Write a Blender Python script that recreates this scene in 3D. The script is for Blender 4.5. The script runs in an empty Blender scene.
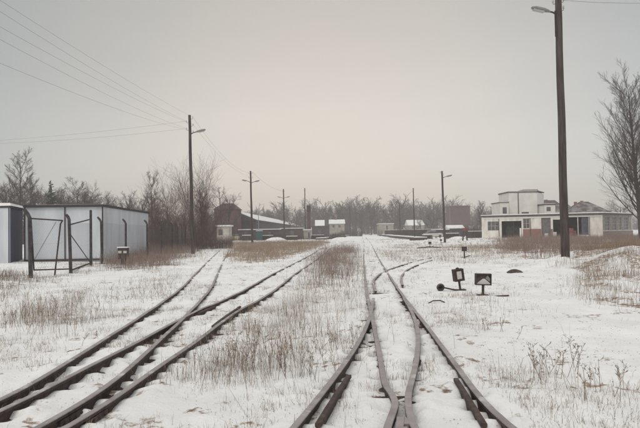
import bpy, math, random
import numpy as np
from mathutils import Vector, Matrix

random.seed(7)
RNG = np.random.default_rng(7)
scene = bpy.context.scene
COL = scene.collection
PI = math.pi

# ------------------------------------------------------------------ camera
F = 622.0            # focal length in pixels of a 640 px wide picture
CAM_H = 1.55
PITCH = math.atan(18.0 / F)
ROLL = math.radians(0.9)
FWD = Vector((0, math.cos(PITCH), math.sin(PITCH)))
U0 = Vector((0, -math.sin(PITCH), math.cos(PITCH)))
X0 = Vector((1, 0, 0))
RIGHT = X0 * math.cos(ROLL) - U0 * math.sin(ROLL)
UP = X0 * math.sin(ROLL) + U0 * math.cos(ROLL)
EYE = Vector((0, 0, CAM_H))
cd = bpy.data.cameras.new('camera')
cam = bpy.data.objects.new('camera', cd)
COL.objects.link(cam)
M = Matrix((RIGHT, UP, -FWD)).transposed().to_4x4()
M.translation = EYE
cam.matrix_world = M
cd.sensor_fit = 'HORIZONTAL'
cd.sensor_width = 36.0
cd.lens = 36.0 * F / 640.0
cd.clip_start = 0.1
cd.clip_end = 6000
scene.camera = cam

# ------------------------------------------------------------------ sky, sun, exposure
SUN_EL, SUN_AZ = math.radians(42), math.radians(205)      # azimuth from +Y towards +X
w = bpy.data.worlds.new('World')
scene.world = w
w.use_nodes = True
nt = w.node_tree
nt.nodes.clear()
def N(t, typ, **kw):
    n = t.nodes.new(typ)
    for k, v in kw.items():
        setattr(n, k, v)
    return n
out = N(nt, 'ShaderNodeOutputWorld')
sky = N(nt, 'ShaderNodeTexSky', sky_type='NISHITA')
sky.sun_disc = False
sky.sun_elevation = SUN_EL
sky.sun_rotation = SUN_AZ
sky.air_density = 1.0
sky.dust_density = 2.0
sky.ozone_density = 1.0
hs = N(nt, 'ShaderNodeHueSaturation')
hs.inputs['Saturation'].default_value = 0.30
nt.links.new(sky.outputs[0], hs.inputs['Color'])
bg1 = N(nt, 'ShaderNodeBackground')
bg1.inputs['Strength'].default_value = 0.05
nt.links.new(hs.outputs[0], bg1.inputs['Color'])
# even cloud deck: slightly brighter and warmer ahead; colour falloff imitates lens vignetting too
tc = N(nt, 'ShaderNodeTexCoord')
dot = N(nt, 'ShaderNodeVectorMath', operation='DOT_PRODUCT')
nt.links.new(tc.outputs['Generated'], dot.inputs[0])
dot.inputs[1].default_value = (math.sin(math.radians(1)) * math.cos(math.radians(5)), math.cos(math.radians(5)), math.sin(math.radians(5)))   # sky colour brightest straight up the tracks
cr = N(nt, 'ShaderNodeValToRGB')
nt.links.new(dot.outputs['Value'], cr.inputs[0])
e = cr.color_ramp.elements
e[0].position = 0.0;  e[0].color = (0.13, 0.145, 0.14, 1)
e[1].position = 1.0;  e[1].color = (0.42, 0.348, 0.262, 1)
x = cr.color_ramp.elements.new(0.82); x.color = (0.125, 0.145, 0.135, 1)
x = cr.color_ramp.elements.new(0.94); x.color = (0.292, 0.262, 0.212, 1)
cr.color_ramp.interpolation = 'LINEAR'
# overcast decks are brighter overhead than at the horizon
sep = N(nt, 'ShaderNodeSeparateXYZ'); nt.links.new(tc.outputs['Generated'], sep.inputs[0])
zr_ = N(nt, 'ShaderNodeMapRange', interpolation_type='SMOOTHSTEP')
zr_.inputs['From Min'].default_value = 0.40; zr_.inputs['From Max'].default_value = 0.95
zr_.inputs['To Min'].default_value = 0.0; zr_.inputs['To Max'].default_value = 0.72
nt.links.new(sep.outputs['Z'], zr_.inputs['Value'])
cmap = N(nt, 'ShaderNodeMapping'); cmap.inputs['Scale'].default_value = (1.6, 1.6, 6.0)
nt.links.new(tc.outputs['Generated'], cmap.inputs['Vector'])
cn_ = N(nt, 'ShaderNodeTexNoise'); cn_.inputs['Scale'].default_value = 1.3; cn_.inputs['Detail'].default_value = 4
nt.links.new(cmap.outputs[0], cn_.inputs['Vector'])
cmr = N(nt, 'ShaderNodeMapRange'); cmr.inputs['From Min'].default_value = 0.3; cmr.inputs['From Max'].default_value = 0.7
cmr.inputs['To Min'].default_value = 0.80; cmr.inputs['To Max'].default_value = 0.92
nt.links.new(cn_.outputs['Fac'], cmr.inputs['Value'])
bg2 = N(nt, 'ShaderNodeBackground')
nt.links.new(cmr.outputs[0], bg2.inputs['Strength'])
bg2.inputs['Strength'].default_value = 0.86
bg3 = N(nt, 'ShaderNodeBackground'); bg3.inputs['Color'].default_value = (0.95, 0.90, 0.83, 1)
nt.links.new(zr_.outputs[0], bg3.inputs['Strength'])
ad3 = N(nt, 'ShaderNodeAddShader'); nt.links.new(bg2.outputs[0], ad3.inputs[0]); nt.links.new(bg3.outputs[0], ad3.inputs[1])
nt.links.new(cr.outputs[0], bg2.inputs['Color'])
ad = N(nt, 'ShaderNodeAddShader')
nt.links.new(bg1.outputs[0], ad.inputs[0]); nt.links.new(ad3.outputs[0], ad.inputs[1])
nt.links.new(ad.outputs[0], out.inputs['Surface'])

sd = bpy.data.lights.new('sun', 'SUN')
sd.energy = 0.5
sd.angle = math.radians(25)
sd.color = (1.0, 0.92, 0.82)
sun = bpy.data.objects.new('sun', sd)
COL.objects.link(sun)
sdir = Vector((math.sin(SUN_AZ) * math.cos(SUN_EL), math.cos(SUN_AZ) * math.cos(SUN_EL), math.sin(SUN_EL)))
sun.rotation_euler = sdir.to_track_quat('Z', 'Y').to_euler()

vs = scene.view_settings
vs.view_transform = 'Standard'
vs.look = 'None'
vs.exposure = 0.33
vs.gamma = 1.0
vs.use_curve_mapping = False
scene.render.engine = 'CYCLES'
scene.cycles.max_bounces = 6
scene.cycles.volume_bounces = 1

# ------------------------------------------------------------------ pixel -> world helpers (640x428 grid of the photograph)
def ray(px, py):
    return (RIGHT * ((px - 320) / F) + UP * ((214 - py) / F) + FWD)
def on_plane(px, py, z=0.0):
    d = ray(px, py)
    t = (z - CAM_H) / d.z
    p = EYE + d * t
    return Vector((p.x, p.y, z))
def at_depth(px, py, Y):
    d = ray(px, py)
    return EYE + d * (Y / d.y)
def ground_at(px, Y):
    """ground point seen in picture column px at distance Y"""
    py = 230.0
    for _ in range(6):
        p = at_depth(px, py, Y)
        py += (p.z) / Y * F
    p = at_depth(px, py, Y)
    return Vector((p.x, Y, 0))

# ------------------------------------------------------------------ noise
def _h(ix, iy, s):
    v = np.sin(ix * 127.1 + iy * 311.7 + s * 74.7) * 43758.5453
    return v - np.floor(v)
def vnoise(x, y, s=0):
    ix = np.floor(x); iy = np.floor(y)
    fx = x - ix; fy = y - iy
    fx = fx * fx * (3 - 2 * fx); fy = fy * fy * (3 - 2 * fy)
    a = _h(ix, iy, s); b = _h(ix + 1, iy, s); c = _h(ix, iy + 1, s); d = _h(ix + 1, iy + 1, s)
    return (a * (1 - fx) + b * fx) * (1 - fy) + (c * (1 - fx) + d * fx) * fy
def fbm(x, y, o=4, s=0):
    v = 0; a = 0.5; t = 0
    for i in range(o):
        v = v + a * vnoise(x * 2 ** i + 13.7 * i, y * 2 ** i - 7.1 * i, s + i); t += a; a *= 0.5
    return v / t
def sstep(a, b, x):
    t = np.clip((x - a) / (b - a), 0, 1)
    return t * t * (3 - 2 * t)

# ------------------------------------------------------------------ object helpers
def tag(o, label=None, cat=None, group=None, kind=None):
    if label: o['label'] = label
    if cat: o['category'] = cat
    if group: o['group'] = group
    if kind: o['kind'] = kind
    return o
def empty(name, loc, label=None, cat=None, group=None, rz=0):
    o = bpy.data.objects.new(name, None)
    o.empty_display_size = 0.3
    COL.objects.link(o)
    o.location = loc
    o.rotation_euler = (0, 0, rz)
    return tag(o, label, cat, group)
def copy_tree(o, parent=None):
    c = o.copy(); COL.objects.link(c); c.parent = parent
    for ch in list(o.children):
        copy_tree(ch, c)
    return c

class MB:
    def __init__(self):
        self.v = []; self.f = []; self.m = []
    def add(self, vs, fs, mi=0):
        n = len(self.v)
        self.v.extend([tuple(p) for p in vs])
        for f in fs:
            self.f.append(tuple(i + n for i in f)); self.m.append(mi)
        return self
    def box(self, x0, x1, y0, y1, z0, z1, mi=0):
        vs = [(x0, y0, z0), (x1, y0, z0), (x1, y1, z0), (x0, y1, z0), (x0, y0, z1), (x1, y0, z1), (x1, y1, z1), (x0, y1, z1)]
        return self.add(vs, [(0, 3, 2, 1), (4, 5, 6, 7), (0, 1, 5, 4), (1, 2, 6, 5), (2, 3, 7, 6), (3, 0, 4, 7)], mi)
    def obox(self, c, ax, ay, az, mi=0):
        """oriented box: centre and three half-axis vectors"""
        c = Vector(c); ax = Vector(ax); ay = Vector(ay); az = Vector(az)
        vs = [c + sx * ax + sy * ay + sz * az for sz in (-1, 1) for sx, sy in ((-1, -1), (1, -1), (1, 1), (-1, 1))]
        return self.add(vs, [(0, 3, 2, 1), (4, 5, 6, 7), (0, 1, 5, 4), (1, 2, 6, 5), (2, 3, 7, 6), (3, 0, 4, 7)], mi)
    def bar(self, a, b, w, h=None, mi=0):
        h = h or w
        a = Vector(a); b = Vector(b); d = (b - a)
        L = d.length; d.normalize()
        s = d.cross(Vector((0, 0, 1)))
        if s.length < 1e-3: s = Vector((1, 0, 0))
        s.normalize(); t = s.cross(d)
        return self.obox((a + b) / 2, d * L / 2, s * w / 2, t * h / 2, mi)
    def tube(self, pts, rs, n=8, mi=0, caps=True):
        pts = [Vector(p) for p in pts]
        if not hasattr(rs, '__len__'): rs = [rs] * len(pts)
        base = len(self.v); prev = None
        for i, p in enumerate(pts):
            d = (pts[min(i + 1, len(pts) - 1)] - pts[max(i - 1, 0)]).normalized()
            if prev is None:
                s = d.cross(Vector((0.13, 0.97, 0.2)))
                if s.length < 0.05: s = d.cross(Vector((1, 0, 0)))
            else:
                s = prev - d * prev.dot(d)
            s.normalize(); prev = s; t = d.cross(s)
            for k in range(n):
                a = 2 * PI * k / n
                self.v.append(tuple(p + (s * math.cos(a) + t * math.sin(a)) * rs[i]))
        for i in range(len(pts) - 1):
            for k in range(n):
                a = base + i * n + k; b = base + i * n + (k + 1) % n
                self.f.append((a, b, b + n, a + n)); self.m.append(mi)
        if caps and n > 3:
            self.f.append(tuple(base + k for k in reversed(range(n)))); self.m.append(mi)
            self.f.append(tuple(base + (len(pts) - 1) * n + k for k in range(n))); self.m.append(mi)
        return self
    def lathe(self, prof, n=16, c=(0, 0, 0), mi=0):
        base = len(self.v)
        for r, z in prof:
            for k in range(n):
                a = 2 * PI * k / n
                self.v.append((c[0] + r * math.cos(a), c[1] + r * math.sin(a), c[2] + z))
        for i in range(len(prof) - 1):
            for k in range(n):
                a = base + i * n + k; b = base + i * n + (k + 1) % n
                self.f.append((a, b, b + n, a + n)); self.m.append(mi)
        self.f.append(tuple(base + k for k in reversed(range(n)))); self.m.append(mi)
        self.f.append(tuple(base + (len(prof) - 1) * n + k for k in range(n))); self.m.append(mi)
        return self
    def build(self, name, mats, parent=None, smooth=False, bevel=0):
        me = bpy.data.meshes.new(name)
        me.from_pydata(self.v, [], self.f)
        if not isinstance(mats, (list, tuple)): mats = [mats]
        for m in mats: me.materials.append(m)
        if len(mats) > 1: me.polygons.foreach_set('material_index', self.m)
        if smooth: me.polygons.foreach_set('use_smooth', [True] * len(me.polygons))
        me.update()
        o = bpy.data.objects.new(name, me)
        COL.objects.link(o)
        if parent is not None: o.parent = parent
        if bevel:
            b = o.modifiers.new('bevel', 'BEVEL'); b.width = bevel; b.segments = 2; b.limit_method = 'ANGLE'
        return o

# ------------------------------------------------------------------ materials
def mat(name, col, col2=None, scale=6.0, rough=0.85, bump=0.0, bscale=None, stretch=(1, 1, 1), metal=0.0, lo=0.35, hi=0.65, detail=6):
    m = bpy.data.materials.new(name)
    m.use_nodes = True
    t = m.node_tree
    b = t.nodes['Principled BSDF']
    b.inputs['Roughness'].default_value = rough
    b.inputs['Metallic'].default_value = metal
    b.inputs['Specular IOR Level'].default_value = 0.3
    b.inputs['Base Color'].default_value = (*col, 1)
    if col2 is not None or bump:
        tcn = N(t, 'ShaderNodeTexCoord'); mp = N(t, 'ShaderNodeMapping')
        mp.inputs['Scale'].default_value = stretch
        t.links.new(tcn.outputs['Object'], mp.inputs['Vector'])
    if col2 is not None:
        nz = N(t, 'ShaderNodeTexNoise'); nz.inputs['Scale'].default_value = scale; nz.inputs['Detail'].default_value = detail
        t.links.new(mp.outputs[0], nz.inputs['Vector'])
        r = N(t, 'ShaderNodeValToRGB')
        r.color_ramp.elements[0].position = lo; r.color_ramp.elements[0].color = (*col, 1)
        r.color_ramp.elements[1].position = hi; r.color_ramp.elements[1].color = (*col2, 1)
        t.links.new(nz.outputs['Fac'], r.inputs[0]); t.links.new(r.outputs[0], b.inputs['Base Color'])
    if bump:
        n2 = N(t, 'ShaderNodeTexNoise'); n2.inputs['Scale'].default_value = bscale or scale * 3; n2.inputs['Detail'].default_value = 5
        t.links.new(mp.outputs[0], n2.inputs['Vector'])
        bp = N(t, 'ShaderNodeBump'); bp.inputs['Strength'].default_value = bump; bp.inputs['Distance'].default_value = 0.02
        t.links.new(n2.outputs['Fac'], bp.inputs['Height']); t.links.new(bp.outputs[0], b.inputs['Normal'])
    return m

MSNOW = mat('snow', (0.78, 0.78, 0.79), (0.66, 0.655, 0.65), 3, 0.8, 0.4, 20)
MRUST = mat('rust_side', (0.050, 0.036, 0.034), (0.095, 0.066, 0.058), 14, 0.9, 0.5, 60)
MHEAD = mat('rail_head', (0.22, 0.19, 0.187), (0.36, 0.33, 0.325), 5, 0.6, 0.25, 80, lo=0.3, hi=0.75)
MSLEEP = mat('sleeper_wood', (0.040, 0.028, 0.022), (0.10, 0.075, 0.06), 9, 0.95, 0.5, 30)
MWOODP = mat('pole_wood', (0.040, 0.032, 0.030), (0.095, 0.075, 0.066), 9, 0.9, 0.6, 30, stretch=(1, 1, 0.12))
MDARK = mat('dark_iron', (0.035, 0.028, 0.026), (0.07, 0.05, 0.042), 9, 0.7)
MLAMP = mat('lamp_grey', (0.20, 0.20, 0.19), (0.28, 0.28, 0.27), 8, 0.5)
MGLASS = mat('lamp_lens', (0.42, 0.42, 0.40), None, rough=0.25)
MWHITEP = mat('weathered_white', (0.62, 0.60, 0.56), (0.42, 0.40, 0.36), 9, 0.7)
MCONC = mat('fence_concrete', (0.035, 0.033, 0.035), (0.085, 0.078, 0.077), 7, 0.9, 0.4, 40)
MWIRE = mat('wire', (0.08, 0.075, 0.075), None, rough=0.6)
MBARK = mat('bark', (0.050, 0.040, 0.038), (0.09, 0.072, 0.066), 8, 0.95)
MTWIG = mat('twigs', (0.050, 0.038, 0.038), (0.085, 0.064, 0.060), 1.5, 0.95)
MTWIG2 = mat('twigs_red', (0.075, 0.048, 0.043), (0.125, 0.085, 0.07), 1.5, 0.95)
MCONIF = mat('needles', (0.020, 0.026, 0.018), (0.045, 0.05, 0.035), 4, 0.95)

def dusted(m, lo, hi, sc):
    t = m.node_tree; b = t.nodes['Principled BSDF']; src = b.inputs['Base Color'].links[0].from_socket
    g_ = N(t, 'ShaderNodeNewGeometry'); nz = N(t, 'ShaderNodeTexNoise'); nz.inputs['Scale'].default_value = sc; nz.inputs['Detail'].default_value = 9; nz.inputs['Roughness'].default_value = .7
    t.links.new(g_.outputs['Position'], nz.inputs['Vector'])
    mr = N(t, 'ShaderNodeMapRange'); mr.inputs['From Min'].default_value = lo; mr.inputs['From Max'].default_value = hi; mr.inputs['To Max'].default_value = .8
    t.links.new(nz.outputs['Fac'], mr.inputs['Value'])
    mx = N(t, 'ShaderNodeMix', data_type='RGBA'); mx.inputs[7].default_value = (.74, .74, .75, 1)
    t.links.new(mr.outputs[0], mx.inputs[0]); t.links.new(src, mx.inputs[6]); t.links.new(mx.outputs[2], b.inputs['Base Color'])
dusted(MHEAD, .56, .70, 2.4)
def corrugated(name, col, period=0.25, amt=0.5):
    m = mat(name, col, tuple(c * 0.70 for c in col), 1.1, 0.55, stretch=(1, 1, .22), lo=.40, hi=.85, detail=9)
    t = m.node_tree; b = t.nodes['Principled BSDF']
    tcn = N(t, 'ShaderNodeTexCoord'); wv = N(t, 'ShaderNodeTexWave'); wv.inputs['Scale'].default_value = 1.0 / period
    wv.bands_direction = 'X'
    t.links.new(tcn.outputs['Object'], wv.inputs['Vector'])
    bp = N(t, 'ShaderNodeBump'); bp.inputs['Strength'].default_value = amt; bp.inputs['Distance'].default_value = 0.03
    t.links.new(wv.outputs['Fac'], bp.inputs['Height']); t.links.new(bp.outputs[0], b.inputs['Normal'])
    return m
def brickmat(name, c1, c2, cm, sc=4.0):
    m = mat(name, c1, None, rough=0.9)
    t = m.node_tree; b = t.nodes['Principled BSDF']
    tcn = N(t, 'ShaderNodeTexCoord'); br = N(t, 'ShaderNodeTexBrick')
    mp = N(t, 'ShaderNodeMapping'); mp.inputs['Rotation'].default_value = (PI / 2, 0, 0)
    t.links.new(tcn.outputs['Object'], mp.inputs['Vector']); t.links.new(mp.outputs[0], br.inputs['Vector'])
    br.inputs['Color1'].default_value = (*c1, 1); br.inputs['Color2'].default_value = (*c2, 1); br.inputs['Mortar'].default_value = (*cm, 1)
    br.inputs['Scale'].default_value = sc
    t.links.new(br.outputs['Color'], b.inputs['Base Color'])
    return m

# ------------------------------------------------------------------ rails, digitised then laid on the ground plane
RAIL_TOP = 0.10
GAUGE = 0.80
def catmull(P, step=0.35):
    P = [Vector(p) for p in P]
    Q = [P[0] * 2 - P[1]] + P + [P[-1] * 2 - P[-2]]
    o = []
    for i in range(1, len(Q) - 2):
        a, b, c, d = Q[i - 1], Q[i], Q[i + 1], Q[i + 2]
        n = max(2, int((c - b).length / step))
        for k in range(n):
            t = k / n
            o.append(0.5 * ((2 * b) + (c - a) * t + (2 * a - 5 * b + 4 * c - d) * t * t + (3 * b - a - 3 * c + d) * t ** 3))
    o.append(P[-1])
    return o
def smooth_pts(P, it=4):
    for _ in range(it):
        P = [P[0]] + [(P[i - 1] + P[i] * 2 + P[i + 1]) / 4 for i in range(1, len(P) - 1)] + [P[-1]]
    return P
def rail_pts(px, near=None, far=None, z=RAIL_TOP):
    P = [on_plane(a, b, z) for a, b in px]
    if near: P = [Vector((*near, z))] + P
    if far: P = P + [Vector((*q, z)) for q in far]
    return smooth_pts(catmull(P), 10)
def offset(P, d):
    o = []
    for i, p in enumerate(P):
        t = (P[min(i + 1, len(P) - 1)] - P[max(i - 1, 0)]).normalized()
        o.append(p + Vector((t.y, -t.x, 0)) * d)     # to the right of travel
    return smooth_pts(o, 3)
def clip_y(P, y0, y1):
    return [p for p in P if y0 <= p.y <= y1]

# left turnout: track A (to the far left) and track B (towards the middle)
R1 = rail_pts([(0, 401), (60, 366), (104, 339), (138, 318), (180, 289), (195.4, 273.7), (210.8, 258.5), (222.4, 247.8)], near=(-3.55, 1.2), far=[(-11.9, 78), (-14.6, 110), (-19, 160)])
R3 = offset(R1, GAUGE)
R4 = rail_pts([(69, 428), (138, 380), (200, 338.5), (235, 312), (268.7, 294.2), (295.7, 273.2), (308.5, 265), (324, 254)], near=(-2.75, 1.2), far=[(1.0, 56), (3.0, 75), (5.2, 95)])
R2 = offset(R4, -GAUGE)
# right turnout: straight track C and branch D
C2 = rail_pts([(505, 428), (480, 397.4), (448.3, 354), (422.4, 320), (402, 294), (387.4, 272.3), (378, 257)], near=(2.05, 1.0), far=[(5.0, 60), (6.4, 80), (8.0, 105), (11.0, 150)])
C1 = offset(C2, -GAUGE)
D1 = rail_pts([(295, 428), (322.8, 390), (345, 364), (359.7, 340), (370.2, 317), (373.3, 297.7)], near=(-1.0, 1.6))
D2 = rail_pts([(394, 428), (403.5, 404), (407.7, 397.4), (415, 369.7), (419.0, 343.8), (416.4, 321.7), (409.7, 307), (403.5, 297.5)], near=(0.3, 1.6))
# curved siding crossing behind the turnout
E1 = rail_pts([(375.6, 291), (373.0, 281), (377.5, 275.5), (385, 271.0), (396, 266.8), (410, 262.6), (424, 259), (438, 256.2)])
E2 = rail_pts([(402.5, 285), (400.8, 279), (402.8, 273.5), (409, 268.5), (419, 264.2), (432, 260)])
DBG = dict(R1=R1, R3=R3, R2=R2, R4=R4, C1=C1, C2=C2, D1=D1, D2=D2)

def check_rail(px):
    return rail_pts(px, z=RAIL_TOP - 0.005)
K1 = check_rail([(213, 325.5), (226, 315.5), (240, 306)])
K2 = check_rail([(318, 423), (332, 398), (349, 374.5)])
K3 = check_rail([(456, 378), (466, 394), (484, 423)])
K4 = check_rail([(199, 312.5), (207, 309), (215, 306)])

TRACKS_A = [R1, R3]; TRACKS_B = [R2, R4]; TRACKS_C = [C1, C2]; TRACKS_D = [D1, D2]
ALLR = TRACKS_A + TRACKS_B + TRACKS_C + TRACKS_D + [E1, E2]
RP = np.array([[p.x, p.y] for P in ALLR for p in P if p.y < 70])

# ------------------------------------------------------------------ terrain
def ground_raw(x, y):
    near = np.exp(-np.maximum(y - 10, 0) / 60)
    h = (fbm(x * 0.10, y * 0.10, 3, 3) - 0.5) * 0.30
    # low bank on the right, mound at its far edge
    h += 0.22 * sstep(6.5, 13, x) * np.exp(-((y - 26) / 14.0) ** 2)
    for mx_, my_, mr_, mh_ in ((10.6, 21.5, 1.0, .46), (12.0, 24.0, 1.3, .58), (9.3, 24.5, .8, .26), (13.5, 28.0, 1.6, .40), (11.2, 27.5, .9, .25), (12.8, 20.5, 1.2, .35), (8.2, 21.0, .7, .14)):
        h += mh_ * np.exp(-((x - mx_) / mr_) ** 2 - ((y - my_) / (mr_ * 1.1)) ** 2)
    h += 0.25 * np.exp(-((x + 11.5) / 2.5) ** 2 - ((y - 19) / 4.0) ** 2)
    h += (fbm(x * 0.7, y * 0.7, 3, 11) - 0.5) * 0.10
    h += (fbm(x * 3.1, y * 3.1, 4, 21) - 0.5) * 0.095
    return h
def rail_dist(x, y):
    d = np.full(x.shape, 9.0)
    idx = np.where((y < 62) & (y > 0) & (np.abs(x) < 14))[0]
    for s in range(0, len(idx), 4000):
        ii = idx[s:s + 4000]
        dd = (x[ii, None] - RP[None, :, 0]) ** 2 + (y[ii, None] - RP[None, :, 1]) ** 2
        d[ii] = np.sqrt(dd.min(1))
    return d
def corridor(x, y):
    """1 inside the strip the tracks run through"""
    xl = np.interp(y, [0, 10, 20, 40, 80, 160], [-6, -6.2, -7.2, -9.5, -13.5, -21])
    xr = np.interp(y, [0, 10, 20, 40, 80, 160], [3.0, 3.2, 4.0, 5.0, 7.0, 9.0])
    return sstep(-2.5, 0.3, x - xl) * (1 - sstep(-0.3, 2.5, x - xr))
def H(x, y, rd=None):
    x = np.asarray(x, float); y = np.asarray(y, float)
    c = corridor(x, y)
    micro = (fbm(x * 3.1, y * 3.1, 4, 21) - 0.5) * 0.085 + (fbm(x * 0.7, y * 0.7, 3, 11) - 0.5) * 0.04
    h = ground_raw(x, y) * (1 - c) + (micro + 0.02) * c
    if rd is not None:
        lump = fbm(x * 2.2, y * 2.2, 3, 41)
        h = h - np.exp(-(rd / 0.11) ** 2) * (0.015 + 0.10 * sstep(0.42, 0.62, lump))
        h = h + np.exp(-((rd - 0.20) / 0.09) ** 2) * 0.035 * sstep(0.4, 0.65, fbm(x * 2.8, y * 2.8, 2, 51))
        # never climb over the rail head
        drift = sstep(11, 30, y)
        h = h + drift * c * (0.035 + 0.07 * (fbm(x * 1.1, y * 0.45, 3, 57) - 0.5)) + drift * 0.03 * np.exp(-(rd / 0.2) ** 2)
        lim = RAIL_TOP - 0.035 + drift * (0.022 + 0.030 * sstep(0.48, 0.60, fbm(x * 0.9, y * 0.35, 3, 59)))
        lim = lim + 0.05 * sstep(42, 85, y); h = h + c * 0.045 * sstep(42, 85, y)
        near = rd < 0.13
        h = np.where(near, np.minimum(h, lim), h)
    return h
def hz(x, y):
    return float(H(np.array([x]), np.array([y]))[0])

# places with dead grass: picture outlines thrown onto the ground, so each has its own real extent in metres
def poly(px):
    return np.array([on_plane(a, b, 0)[:2] for a, b in px])
def inpoly(P, x, y):
    r = np.zeros(x.shape, bool); n = len(P)
    for i in range(n):
        x1, y1 = P[i]; x2, y2 = P[(i + 1) % n]
        c = ((y1 > y) != (y2 > y)) & (x < (x2 - x1) * (y - y1) / (y2 - y1 + 1e-12) + x1)
        r ^= c
    return r
PATCH = [
 # name, label, outline, blades per m2, hmin, hmax, width, litter, clump, material key
 ('dry_grass', 'broad field of brown dead grass between the left siding and the middle track', [(236, 243.5), (230, 252), (229, 262), (247, 265), (272, 263.5), (300, 253.5), (322, 246), (330, 242.5)], 40, 0.25, 0.62, 0.013, 0.85, 0.40, 'tan'),
 ('dry_grass', 'rust brown dead grass clump between the middle tracks', [(314, 262), (306, 276), (312, 287), (340, 290), (356, 278), (358, 258), (352, 250), (333, 250)], 120, 0.22, 0.75, 0.007, 0.45, 0.65, 'red'),
 ('dry_weeds', 'thin dark weeds in the snow between the two foreground turnouts', [(262, 306), (236, 330), (225, 365), (250, 402), (300, 400), (330, 365), (355, 325), (345, 296)], 330, 0.14, 0.48, 0.0032, 0.35, 0.9, 'straw'),
 ('dry_weeds', 'dark weed clump in the snow left of the siding', [(40, 305), (35, 328), (60, 338), (92, 333), (100, 312), (80, 300)], 300, 0.14, 0.50, 0.004, 0.4, 0.8, 'straw'),
 ('dry_grass', 'dark grass tufts at the left edge before the gate', [(-30, 272), (-40, 305), (24, 304), (38, 291), (30, 279)], 90, 0.12, 0.42, 0.008, 0.6, 0.6, 'weed'),
 ('dry_grass', 'brown brush grass along the foot of the concrete post fence', [(108, 262), (112, 271), (150, 272), (180, 262), (196, 250), (196, 243), (150, 246), (118, 254)], 60, 0.2, 0.80, 0.010, 0.75, 0.7, 'red'),
 ('dry_grass', 'reddish dead grass band in front of the derelict building', [(500, 240), (500, 254), (530, 262), (570, 262), (660, 254), (660, 236), (570, 237)], 24, 0.2, 0.80, 0.014, 0.8, 0.66, 'red'),
 ('dry_grass', 'matted brown grass on the snowy bank beside the tall pole', [(572, 264), (566, 282), (600, 300), (660, 312), (670, 262), (620, 256)], 120, 0.12, 0.55, 0.006, 0.7, 0.85, 'straw'),
 ('dry_grass', 'faint tan grass beyond the switch lanterns', [(436, 246), (430, 262), (470, 266), (520, 262), (515, 245)], 30, 0.12, 0.36, 0.010, 0.5, 0.6, 'tan'),
 ('dry_grass', 'thin grass right of the far crossing rails', [(378, 250), (384, 262), (425, 266), (432, 250), (410, 244)], 30, 0.08, 0.26, 0.010, 0.4, 0.6, 'tan'),
 ('dry_weeds', 'sparse weed stalks in the right foreground snow', [(515, 345), (520, 372), (575, 410), (640, 440), (610, 380), (570, 348)], 16, 0.08, 0.38, 0.004, 0.12, 0.7, 'weed'),
 ('dry_grass', 'small grass tufts just below the two switch lanterns', [(440, 300), (445, 322), (490, 322), (505, 300), (480, 290)], 60, 0.08, 0.24, 0.005, 0.25, 0.6, 'tan'),
 ('dry_weeds', 'tufts left of the siding beyond the weed clump', [(120, 285), (110, 300), (150, 305), (178, 286), (180, 272), (150, 276)], 50, 0.08, 0.28, 0.007, 0.3, 0.65, 'weed'),
 ('dry_weeds', 'weeds poking up between the left foreground and the siding rails', [(-10, 312), (-20, 352), (30, 345), (40, 315)], 40, 0.05, 0.3, 0.005, 0.25, 0.7, 'weed'),
]
for p in PATCH: pass
POLYS = [poly(p[2]) for p in PATCH]
def litter(x, y):
    L = np.zeros(x.shape)
    jx = (fbm(x * 0.5, y * 0.5, 3, 61) - 0.5) * 2.4; jy = (fbm(x * 0.5, y * 0.5, 3, 71) - 0.5) * 3.5
    for p, P in zip(PATCH, POLYS):
        m = inpoly(P, x + jx, y + jy)
        L = np.maximum(L, m * p[7])
    n = fbm(x * 1.6, y * 1.6, 4, 81)
    L = L * sstep(0.30, 0.62, n)
    L = np.maximum(L, 0.62 * sstep(0.50, 0.74, fbm(x * 3.0, y * 3.0, 4, 91)))
    far = sstep(38, 70, y) * (1 - sstep(200, 320, y)) * 0.42 * sstep(0.50, 0.70, fbm(x * 0.28, y * 0.12, 4, 95))
    return np.maximum(L, far)

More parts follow.
